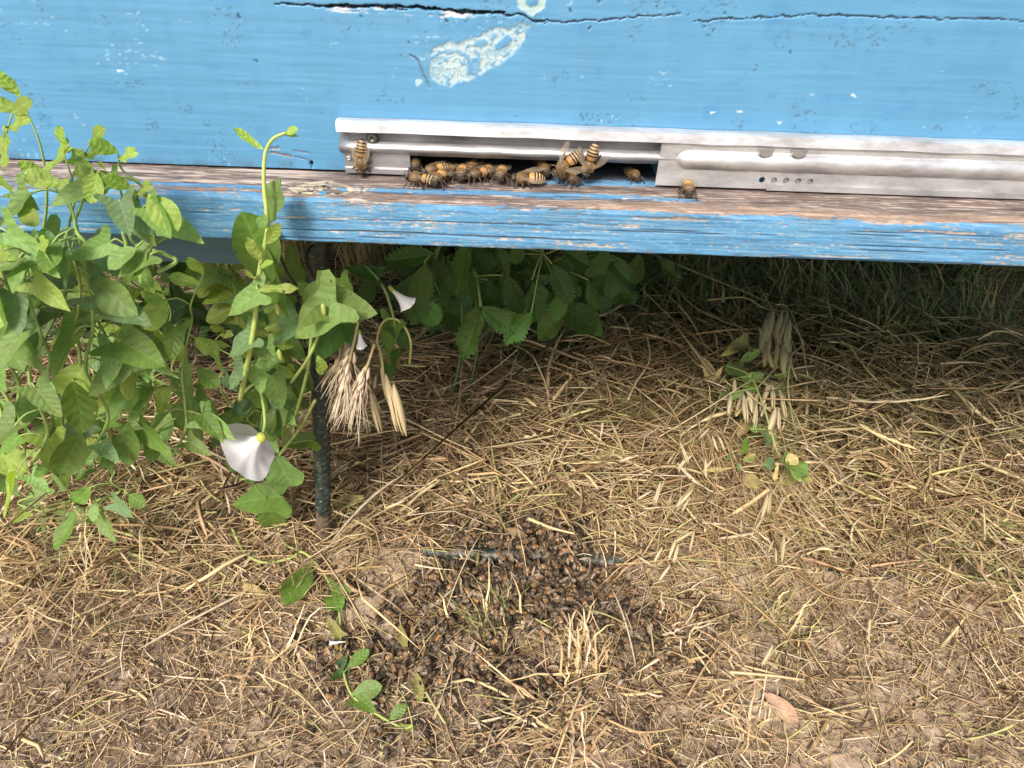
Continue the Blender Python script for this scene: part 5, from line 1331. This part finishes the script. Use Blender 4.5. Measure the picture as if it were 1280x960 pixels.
# --- small shaded bindweed with a pale flower by the serrated plant
vl = at_y(490, 470, 0.05); vine3 = thing('bindweed', 'thin bindweed with a curling tendril and a half shaded white flower', 'bindweed', vl)
stem(vine3, [at_y(470, 345, 0.03), at_y(482, 365, 0.03), at_y(490, 390, 0.03), at_y(493, 402, 0.03)], 0.0009, 0.0007, (0.22, 0.30, 0.10), 30)
stem(vine3, [at_y(512, 455, 0.03), at_y(513, 425, 0.03), at_y(500, 402, 0.03), at_y(482, 400, 0.03), at_y(472, 420, 0.03), at_y(476, 450, 0.03), at_y(480, 475, 0.03)], 0.0008, 0.0006, (0.40, 0.40, 0.14), 60, 'tendril')
petal_funnel('flower', vine3, at_y(488, 360, 0.034), (0.75, -0.15, -0.75), 0.0085, 0.0150, 0.55, True, 5)
for b, t, kind, tone, v, wide in [((492, 402), (480, 445), 'arrow', 'mid', 1, .8), ((495, 410), (512, 440), 'arrow', 'shade', 2, .8), ((480, 430), (500, 465), 'arrow', 'olive', 3, .8), ((470, 345), (430, 335), 'arrow', 'shade', 4, .8), ((470, 346), (455, 380), 'oval', 'shade', 5, .9), ((488, 440), (482, 480), 'arrow', 'shade', 6, .8), ((455, 330), (480, 345), 'narrow', 'shade', 4, 1.4)]:
    px_leaf(vine3, b, t, 0.032, kind, tone, v, wide, (0, 0, .3))
# --- bindweed with the big white flower
vl = G(335, 640); vine4 = thing('bindweed', 'bindweed with a large open white flower beside the lower stand leg', 'bindweed', vl)
fy = -0.030
fb = at_y(328, 546, fy); petal_funnel('flower', vine4, fb, (-0.66, -0.10, -0.52), 0.0175, 0.0150, 1.0, True, 1)
stem(vine4, [fb, at_y(331, 530, fy + .01), at_y(329, 505, fy + .015), at_y(320, 480, fy + .02), at_y(300, 495, fy + .02)], 0.0009, 0.0008, (0.36, 0.44, 0.13), 30)
stem(vine4, [at_y(394, 500, 0.0), at_y(375, 535, 0.015), at_y(352, 565, 0.02), at_y(335, 590, 0.03), at_y(300, 600, .03)], 0.0010, 0.0008, (0.36, 0.44, 0.13), 40)
for b, t, Y, kind, tone, v, wide, tilt in [
    ((394, 550), (350, 556), 0.03, 'arrow', 'mid', 0, 0.85, (0, 0, .5)), ((345, 570), (366, 612), 0.02, 'oval', 'light', 2, 1.25, (0, 0, .3)), ((352, 620), (286, 630), 0.035, 'arrow', 'mid', 3, 1.0, (0, 0, .7)), ((335, 625), (343, 666), 0.035, 'oval', 'mid', 4, 0.9, (0.2, 0, .5)),
    ((330, 505), (322, 545), 0.02, 'arrow', 'light', 5, 0.8, (0, 0, .2)), ((310, 500), (290, 530), 0.02, 'arrow', 'light', 6, 0.9, (0, 0, .2)), ((298, 505), (318, 530), 0.025, 'oval', 'mid', 1, 1.0, (0, 0, .4)), ((300, 590), (282, 578), 0.03, 'oval', 'light', 2, .9, (0, 0, .5)), ((300, 595), (320, 604), 0.035, 'narrow', 'light', 2, 1.6, (0, 0, .5))]:
    px_leaf(vine4, b, t, Y, kind, tone, v, wide, tilt)
# --- creeping shoot on the ground
vl = G(370, 690); vine5 = thing('bindweed', 'bindweed runner creeping over the straw towards the viewer, lower left', 'bindweed', vl)
run = [(290, 660, .02), (305, 690, .014), (330, 703, .012), (362, 698, .014), (378, 690, .016), (398, 708, .012), (415, 735, .010), (424, 765, .009), (426, 800, .008), (428, 830, .008), (436, 862, .008), (452, 880, .008), (480, 898, .008), (505, 910, .007), (516, 906, .010)]
stem(vine5, [G(*p) for p in run], 0.0011, 0.0007, (0.36, 0.42, 0.12), 120)
stem(vine5, [G(352, 632, .03), G(348, 660, .018), G(356, 680, .014), G(378, 690, .014)], 0.0010, 0.0008, (0.36, 0.40, 0.14), 30)
for b, t, tone, v, wide, h in [((388, 706), (356, 757), 'mid', 1, 0.85, .018), ((415, 738), (440, 738), 'mid', 2, 1.2, .016), ((414, 738), (422, 762), 'mid', 3, 1.2, .015), ((424, 795), (408, 770), 'olive', 4, .7, .012), ((430, 838), (412, 850), 'dark', 0, .9, .010),
                          ((434, 835), (462, 812), 'mid', 5, .8, .014), ((428, 822), (424, 846), 'grey', 6, .8, .012), ((440, 868), (478, 858), 'light', 1, 1.0, .016), ((446, 872), (470, 890), 'mid', 2, 1.0, .012), ((486, 900), (508, 880), 'light', 3, .9, .014), ((505, 910), (520, 908), 'lime', 4, .8, .010)]:
    B = G(*b, h * .7); T = G(*t, h); leaf(vine5, B, T, (0.1, -0.35, 0.9), 'oval' if v in (1, 5, 3) else 'arrow', tone, v, wide)
petal_funnel('flower', vine5, G(432, 802, .012), (-0.8, -0.2, 0.15), 0.0035, 0.0110, 0.35, False, 8)

for v_ in (vine, vine3, vine4, vine5): leaf_stalks(v_)
# --- leafy mass at the left border: more bindweed spilling past the hive end
def wild_vine(label, x0, x1, y0, y1, nleaf, seed, ymin=-0.09, ymax=0.06, tones=('mid', 'light', 'light', 'mid', 'lime', 'grey'), size=(0.020, 0.040), nst=3):
    rs = random.Random(seed); loc = at_y((x0 + x1) / 2, y1, (ymin + ymax) / 2); t = thing('bindweed', label, 'bindweed', loc)
    SP = []
    for k in range(nst):
        xx = x0 + (x1 - x0) * (k + rs.random()) / nst; yy = rs.uniform(ymin, ymax); pts = []; m = 8; topy = y0 + (y1 - y0) * 0.45 * rs.random() ** 1.5
        for i in range(m):
            q = i / (m - 1); pts.append(at_y(xx + rs.uniform(-14, 14) + (q - .5) * rs.uniform(-50, 50), y1 + (topy - y1) * q, yy + rs.uniform(-.005, .005)))
        pts = [p if p.z > ZG else Vector((p.x, p.y, ZG + 0.004)) for p in pts]
        pts = [p if not (p.y > LY0 - 0.008 and p.z > bz - 0.005) else Vector((p.x, LY0 - 0.010, p.z)) for p in pts]
        SP.append(spline(pts, 48))
    mbs = [MB() for _ in SP]
    for mb_, q in zip(mbs, SP): mb_.tube([p - loc for p in q], [0.0008 - 0.00055 * (i / 47) ** 2 for i in range(48)], 6, (0.26, 0.36, 0.10))
    for q in SP:
        d = (q[47] - q[43]).normalized(); leaf(t, q[47], q[47] + (d + Vector((rs.gauss(0, .5), -.4, 0))).normalized() * 0.010, (0, -.8, .5), 'narrow', 'lime', 1, 2.0); leaf(t, q[45], q[45] + (d * .3 + Vector((rs.choice([-1, 1]), -.4, .2))).normalized() * 0.012, (0, -.6, .7), 'narrow', 'lime', 3, 1.8)
    for k in range(nleaf):
        j = rs.randrange(len(SP)); i = rs.randint(1, 47); S_ = SP[j][i]; a = rs.uniform(0, 6.28); L = rs.uniform(*size) * (1 - 0.45 * max(0, i - 36) / 11)
        side_ = Vector((math.cos(a), -0.35 - 0.5 * rs.random(), 0.35 * math.sin(a))).normalized(); B = S_ + side_ * L * rs.uniform(.3, .75) + Vector((0, 0, .002))
        if B.y > LY0 - 0.010 and B.z > bz - 0.01: B.y = LY0 - 0.012
        d = Vector((math.cos(a) * .9, -0.25 - .3 * rs.random(), -0.15 - 0.7 * rs.random())).normalized()
        mbs[j].tube([p - loc for p in spline([S_, (S_ + B) / 2 + Vector((0, 0, .002)), B], 6)], 0.0004, 4, (0.28, 0.37, 0.11))
        leaf(t, B, B + d * L, (rs.gauss(0, .4), -0.6 + rs.gauss(0, .25), 0.8 + rs.gauss(0, .25)), rs.choice(['arrow', 'arrow', 'oval']), rs.choice(tones if i < 40 else ('lime', 'light')), rs.randrange(7), rs.uniform(.8, 1.15))
    for mb_ in mbs: link('stem', mb_.mesh('stem'), M_STEM, t)
    return t
wild_vine('dense bindweed in front of the hive end, nearest the left border', -30, 120, 120, 580, 62, 5, -0.075, -0.040, size=(0.013, 0.025), nst=8)
wild_vine('bindweed thicket left of the climbing shoot, below the board', 100, 245, 320, 570, 62, 6, -0.05, 0.05, size=(0.013, 0.024), nst=9)
wild_vine('bindweed shoots rising across the blue wall at the left', 90, 225, 190, 340, 18, 7, -0.06, -0.042, size=(0.012, 0.022), nst=4)
wild_vine('small leaved bindweed tangle behind the climbing shoot', 284, 372, 410, 540, 26, 8, 0.0, 0.06, ('grey', 'mid', 'light', 'dark'), (0.012, 0.022), 6)
wild_vine('pale leaved bindweed under the batten beside the black wire', 270, 345, 330, 420, 18, 9, 0.01, 0.06, ('light', 'grey', 'lime', 'mid'), (0.012, 0.022))
vw = wild_vine('sparse bindweed low at the left border', 10, 200, 540, 640, 16, 12, 0.0, 0.06, size=(0.014, 0.026))

# --- serrated plant in the shade under the board
pl = G(600, 400); plant = thing('serrated_plant', 'dark green nettle-like plant with serrated leaves in the shade under the board', 'plant', pl)
stem(plant, [G(610, 350), at_y(600, 350, .13), at_y(585, 325, .10), at_y(570, 300, .09)], 0.0020, 0.0014, (0.10, 0.16, 0.05), 30)
stem(plant, [G(700, 345), at_y(692, 340, .18), at_y(680, 320, .12), at_y(675, 300, .11)], 0.0020, 0.0014, (0.10, 0.16, 0.05), 30)
stem(plant, [G(540, 360), at_y(540, 350, .12), at_y(545, 320, .07), at_y(552, 300, .06)], 0.0018, 0.0012, (0.10, 0.16, 0.05), 30)
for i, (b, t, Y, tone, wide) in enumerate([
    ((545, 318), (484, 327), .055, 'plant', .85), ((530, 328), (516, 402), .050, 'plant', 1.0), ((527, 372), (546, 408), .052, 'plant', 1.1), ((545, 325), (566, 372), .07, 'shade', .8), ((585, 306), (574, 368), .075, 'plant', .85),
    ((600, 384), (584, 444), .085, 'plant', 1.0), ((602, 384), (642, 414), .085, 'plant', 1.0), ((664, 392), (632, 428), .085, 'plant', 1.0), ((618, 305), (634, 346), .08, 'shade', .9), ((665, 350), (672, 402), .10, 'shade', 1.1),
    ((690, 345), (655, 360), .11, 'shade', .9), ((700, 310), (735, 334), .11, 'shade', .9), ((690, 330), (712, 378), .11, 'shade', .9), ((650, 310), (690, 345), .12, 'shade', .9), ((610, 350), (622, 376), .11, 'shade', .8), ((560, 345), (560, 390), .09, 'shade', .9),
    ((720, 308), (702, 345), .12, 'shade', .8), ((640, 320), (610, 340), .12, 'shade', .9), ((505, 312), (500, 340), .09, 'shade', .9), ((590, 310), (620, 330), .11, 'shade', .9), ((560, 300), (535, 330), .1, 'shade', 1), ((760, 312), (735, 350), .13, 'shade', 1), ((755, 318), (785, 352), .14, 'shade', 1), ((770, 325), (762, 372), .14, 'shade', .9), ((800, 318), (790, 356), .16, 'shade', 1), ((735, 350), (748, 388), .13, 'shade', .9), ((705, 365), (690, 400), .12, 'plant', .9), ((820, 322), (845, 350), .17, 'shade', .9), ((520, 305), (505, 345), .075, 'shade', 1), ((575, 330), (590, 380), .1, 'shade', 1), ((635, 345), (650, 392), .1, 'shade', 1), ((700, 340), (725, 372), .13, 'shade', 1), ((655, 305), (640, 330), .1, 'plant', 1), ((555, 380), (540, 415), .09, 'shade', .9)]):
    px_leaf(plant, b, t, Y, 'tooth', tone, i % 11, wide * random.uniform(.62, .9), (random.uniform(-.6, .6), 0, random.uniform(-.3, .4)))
leaf_stalks(plant, 0.06)
# weeds filling the shade farther back
rs = random.Random(4)
for lab, x0, x1, y0, y1, Y0, Y1, nl in (('dim leafy weeds under the hive behind the serrated plant', 540, 760, 300, 390, .18, .34, 40), ('dim leafy weeds under the hive behind the bindweed at the left', 20, 290, 300, 420, .12, .3, 40)):
    loc = at_y((x0 + x1) / 2, y1, (Y0 + Y1) / 2); loc.z = ZG; t = thing('weed', lab, 'weed', loc)
    for k in range(4):
        x = rs.uniform(x0, x1); g = G(x, 420); g.y = rs.uniform(Y0, Y1); e = at_y(x + rs.uniform(-20, 20), y0 + 10, g.y); g.z = ZG
        stem(t, [g, (g + e) / 2 + Vector((.01, 0, 0)), e], 0.0016, 0.001, (0.10, 0.16, 0.05), 16)
    for k in range(nl):
        Y = rs.uniform(Y0, Y1); B = at_y(rs.uniform(x0, x1), rs.uniform(y0, y1), Y); B.z = max(B.z, ZG + .02); a = rs.uniform(0, 6.28); L = rs.uniform(.025, .045)
        leaf(t, B, B + Vector((math.cos(a) * L, -.2 * L, math.sin(a) * L * .6 - .3 * L)), (rs.gauss(0, .4), -.6, .8), rs.choice(['tooth', 'oval', 'arrow']), rs.choice(['shade', 'dark', 'mid']), rs.randrange(6), 1)

# --- barley and oat ears
def barley(label, pts, Y, nawn, awn, seed, col=(0.70, 0.55, 0.40)):
    rs = random.Random(seed); P = [at_y(x, y, Y) for x, y in pts]; loc = P[0]; t = thing('barley_ear', label, 'barley ear', loc, 'bristly barley ears by the stand leg')
    q = spline([p - loc for p in P], 24)
    mb = MB(); mb.tube(q, [0.0007] * 24, 5, (0.48, 0.40, 0.2)); link('stalk', mb.mesh('stalk'), M_STRAW, t)
    aw = MB(); gr = MB()
    for k in range(nawn):
        i = rs.randint(9, 22); p = q[i]; d = (q[min(i + 1, 23)] - q[i - 1]).normalized(); s = Vector((rs.gauss(0, 1), rs.gauss(0, 1), rs.gauss(0, .5))); s = (s - d * s.dot(d)).normalized()
        g = p + s * 0.0012; tip = g + (d + s * 0.18).normalized() * 0.008
        c = np.array(col) * rs.uniform(.8, 1.2)
        gr.tube([g, (g + tip) / 2 + s * .0003, tip], [0.0004, 0.0011, 0.0003], 5, tuple(c))
        for m in range(3):
            e = tip + (d + s * rs.uniform(.05, .5) + Vector((rs.gauss(0, .06), rs.gauss(0, .06), -0.12))).normalized() * awn * rs.uniform(.6, 1.1)
            aw.tube([tip, (tip + e) / 2 + s * 0.0008, e], [0.00022, 0.00018, 0.00008], 3, tuple(np.minimum(c * 1.15, .8)), False)
    link('grains', gr.mesh('grains'), M_STRAW, t)['kind'] = 'stuff'; link('awns', aw.mesh('awns'), M_STRAW, t)['kind'] = 'stuff'
barley('pinkish barley ear drooping in front of the stand leg, leftmost of the pair', [(448, 402), (442, 430), (434, 462), (427, 490)], -0.022, 20, 0.022, 1)
barley('barley ear hanging right of the stand leg, below the small closed flower', [(468, 430), (460, 455), (450, 480), (445, 502)], -0.020, 18, 0.022, 2)
barley('short barley ear tucked under the broad leaf at the leg', [(420, 400), (428, 415), (430, 440), (424, 455)], -0.008, 14, 0.014, 3, (0.5, 0.38, 0.24))
def husk_mesh(seed):
    rs = random.Random(seed); mb = MB()
    for s in (-1, 1):
        V = []; F = []; m = 9; n = 7
        for i in range(m):
            t = i / (m - 1); r = 0.072 * math.sin(math.pi * min(1, t * .93 + .05)) ** 0.8
            for k in range(n):
                a = -0.5 * math.pi + math.pi * k / (n - 1); V.append((t, s * (r * math.cos(a) * 0.75 + 0.02 * t * t), r * math.sin(a)))
        for i in range(m - 1):
            for k in range(n - 1): f = (i * n + k, i * n + k + 1, (i + 1) * n + k + 1, (i + 1) * n + k); F.append(f if s > 0 else f[::-1])
        mb.add(V, F, (1, 1, 1))
    return mb
HUSKC = {'pale': (0.78, 0.67, 0.42), 'green': (0.56, 0.52, 0.27), 'tan': (0.64, 0.52, 0.30)}
HUSK = {}
for k, col in HUSKC.items():
    for v in range(2):
        mb = husk_mesh(v); mb.c = [col] * len(mb.v); me = mb.mesh('husk'); me.materials.append(M_STRAW); HUSK[(k, v)] = me
def oats(label, stalk_pts, husks, place, tone):
    P = [place(*p) for p in stalk_pts]; loc = P[0]; t = thing('wild_oat', label, 'wild oat', loc, 'wild oat heads in the dry grass')
    mb = MB(); mb.tube([p - loc for p in spline(P, 24)], 0.0005, 5, (0.52, 0.44, 0.22)); link('stalk', mb.mesh('stalk'), M_STRAW, t)
    for i, (b, e) in enumerate(husks):
        B = place(*b); T = place(*e); o = link('husk', HUSK[(tone, i % 2)], None, t); o.matrix_basis = Matrix.Translation(-loc) @ leaf_matrix(B, T, (0.2 * (-1) ** i, -0.8, 0.6), random.uniform(.65, 1.2))
ay = lambda Y: (lambda x, y: at_y(x, y, Y))
ag = lambda h: (lambda x, y: G(x, y, h))
oats('wild oat head with pale husks hanging right of the barley ears', [(470, 425), (477, 445), (480, 470), (486, 490)], [((463, 490), (476, 542)), ((476, 460), (486, 505)), ((482, 468), (497, 530)), ((492, 480), (506, 545)), ((487, 500), (497, 540))], ay(-0.005), 'tan')
oats('greenish oat head hanging in the shade at the right edge', [(950, 360), (965, 385), (975, 400), (970, 420)], [((966, 388), (958, 432)), ((984, 390), (972, 440)), ((962, 420), (955, 458)), ((972, 425), (968, 462)), ((978, 430), (981, 470)), ((968, 400), (975, 440)), ((958, 400), (952, 440))], ag(0.07), 'green')
oats('pale oat husks over the yellow withered leaves on the right', [(905, 540), (920, 500), (935, 480), (955, 478)], [((936, 482), (936, 508)), ((928, 490), (919, 520)), ((947, 485), (943, 512)), ((954, 492), (951, 516)), ((916, 498), (898, 500)), ((912, 490), (900, 486))], ag(0.055), 'pale')
rs = random.Random(21)
def cluster(x0, x1, y0, y1, n, dx, L): return [((x, y), (x + rs.uniform(-dx, dx), y + rs.uniform(.45, 1.3) * L)) for x, y in [(rs.uniform(x0, x1), rs.uniform(y0, y1)) for _ in range(n)]]
oats('full drooping oat head at the right edge, nearest the board', [(1010, 470), (1000, 420), (985, 385), (968, 380)], cluster(948, 998, 385, 450, 8, 9, 24), ag(0.075), 'green')
oats('drooping oat head just beyond the right withered leaves', [(1010, 560), (995, 520), (975, 490), (955, 480)], cluster(905, 975, 470, 515, 14, 10, 28), ag(0.062), 'pale')
oats('loose oat head hanging over the combed straw bunch', [(905, 480), (890, 520), (870, 545), (850, 560)], cluster(820, 900, 530, 620, 8, 14, 22), ag(0.055), 'pale')
oats('oat head fallen forward near the right edge, lower', [(990, 560), (975, 600), (950, 640), (940, 670)], cluster(925, 990, 590, 690, 10, 10, 26), ag(0.045), 'tan')
oats('pale oat husks lying on the combed straw, upper group', [(878, 590), (866, 570), (850, 565), (840, 580)], [((868, 566), (846, 586)), ((856, 572), (848, 590)), ((898, 545), (906, 562)), ((830, 602), (816, 628)), ((814, 614), (797, 624)), ((826, 634), (804, 636)), ((866, 612), (846, 634)), ((862, 622), (852, 640))], ag(0.046), 'pale')
oats('pale oat husks lying at the right end of the bee heap, lower group', [(872, 655), (850, 670), (840, 690), (822, 706)], [((866, 664), (843, 678)), ((868, 662), (862, 690)), ((844, 674), (836, 700)), ((848, 680), (842, 704)), ((828, 684), (818, 702)), ((796, 694), (816, 708)), ((838, 706), (824, 726))], ag(0.032), 'pale')
oats('single file oat husks in the dry grass at the lower right', [(985, 800), (970, 810), (955, 830)], [((966, 806), (952, 832)), ((898, 884), (922, 898)), ((926, 560), (934, 548))], ag(0.022), 'pale')
oats('few pale oat husks by the foot of the stand leg', [(520, 640), (505, 632), (490, 630)], [((506, 626), (480, 636)), ((455, 632), (448, 644)), ((462, 700), (446, 708))], ag(0.034), 'pale')
oats('tiny pale husk in the lower left dust', [(338, 892), (340, 880), (338, 872)], [((338, 870), (336, 894)), ((400, 870), (410, 884))], ag(0.006), 'pale')

# --- withered leaves
for b, e, h, tone, v, wide, lab in [
    ((878, 446), (893, 478), .07, 'straw', 1, .65, 'yellow withered leaf hanging left of the oat head'), ((942, 522), (922, 545), .045, 'straw', 2, .7, 'yellow withered leaf, largest of the pair at the right edge'),
    ((970, 510), (990, 524), .05, 'straw', 3, .8, 'curled yellow leaf touching the right edge of the litter'), ((958, 516), (970, 538), .04, 'olive', 4, .7, 'olive withered leaf between the two yellow ones'),
    ((790, 565), (740, 575), .03, 'olive', 5, .55, 'narrow olive leaf lying above the right end of the bees'), ((674, 490), (666, 522), .03, 'rust', 1, .45, 'rust brown leaf standing in the middle straw'), ((690, 478), (680, 500), .03, 'rust', 2, .45, 'smaller rust leaf right of the standing one'),
    ((955, 865), (1000, 905), .012, 'pink', 3, .7, 'pinkish dry leaf at the lower right edge'), ((870, 760), (850, 790), .012, 'tan', 4, .8, 'dull tan leaf scrap among the scattered bees on the right'), ((520, 840), (526, 880), .010, 'olive', 5, .6, 'olive leaf scrap right of the creeping runner'), ((500, 780), (508, 812), .012, 'olive', 2, .6, 'small olive scrap above the runner tip'),
    ((458, 622), (418, 628), .03, 'straw', 3, .5, 'curled pale leaf just right of the stand leg'), ((300, 730), (330, 742), .01, 'tan', 2, .6, 'tan leaf scrap left of the small creeping leaf'), ((450, 715), (475, 700), .016, 'straw', 1, .35, 'pale narrow scrap beside the runner bend'), ((660, 670), (632, 662), .02, 'tan', 0, .5, 'tan folded scrap lying on the upper edge of the bee heap'),
    ((1000, 585), (975, 605), .04, 'olive', 1, 1, 'green yellow leaf at the right edge of the combed straw'), ((905, 440), (950, 425), .09, 'olive', 3, .35, 'slim olive blade above the yellow hanging leaf')]:
    B = G(*b, h); T = G(*e, h * .75); me = leaf_data('oval', tone, v); o = link('withered_leaf', me); o.matrix_basis = leaf_matrix(B, T, (random.uniform(-.5, .5), -.5, .8), wide); tag(o, lab, 'dry leaf', 'withered leaves in the litter')
rs = random.Random(33); fl = G(960, 520, .03); t = thing('weed', 'withering leafy weed tangled in the oats at the right edge', 'weed', fl)
stem(t, [G(985, 600, .01), G(970, 560, .05), G(955, 510, .07), G(940, 470, .08)], .0011, .0007, (.3, .33, .12), 24)
stem(t, [G(1000, 560, .01), G(990, 520, .05), G(985, 480, .07), G(990, 440, .08)], .0011, .0007, (.3, .33, .12), 24)
for i in range(26):
    x, y = rs.uniform(900, 1005), rs.uniform(430, 600); h = rs.uniform(.045, .075); a = rs.uniform(0, 6.28)
    leaf(t, G(x, y, h), G(x + 24 * math.cos(a), y + 16 * math.sin(a) + 6, h * rs.uniform(.8, 1.1)), (rs.gauss(0, .4), -.5, .8), rs.choice(['narrow', 'oval', 'narrow']), rs.choice(['light', 'olive', 'mid', 'straw', 'grey']), i % 6, rs.uniform(.8, 1.5))
leaf_stalks(t, .03)
# two fresh green leaves in the shade at the right
fl = G(945, 500, .05); t = thing('weed', 'low weed with slim light green leaves left of the hanging oats', 'weed', fl)
for i, (b, e) in enumerate([((925, 452), (950, 438)), ((925, 475), (955, 468)), ((912, 500), (930, 488)), ((985, 565), (1002, 600)), ((930, 455), (910, 470))]):
    leaf(t, G(*b, .06), G(*e, .07), (0, -.5, .9), 'narrow', 'light', i, 1.7)
stem(t, [G(940, 520, .01), G(932, 490, .05), G(925, 455, .06)], .0009, .0007, (.25, .33, .1), 16)
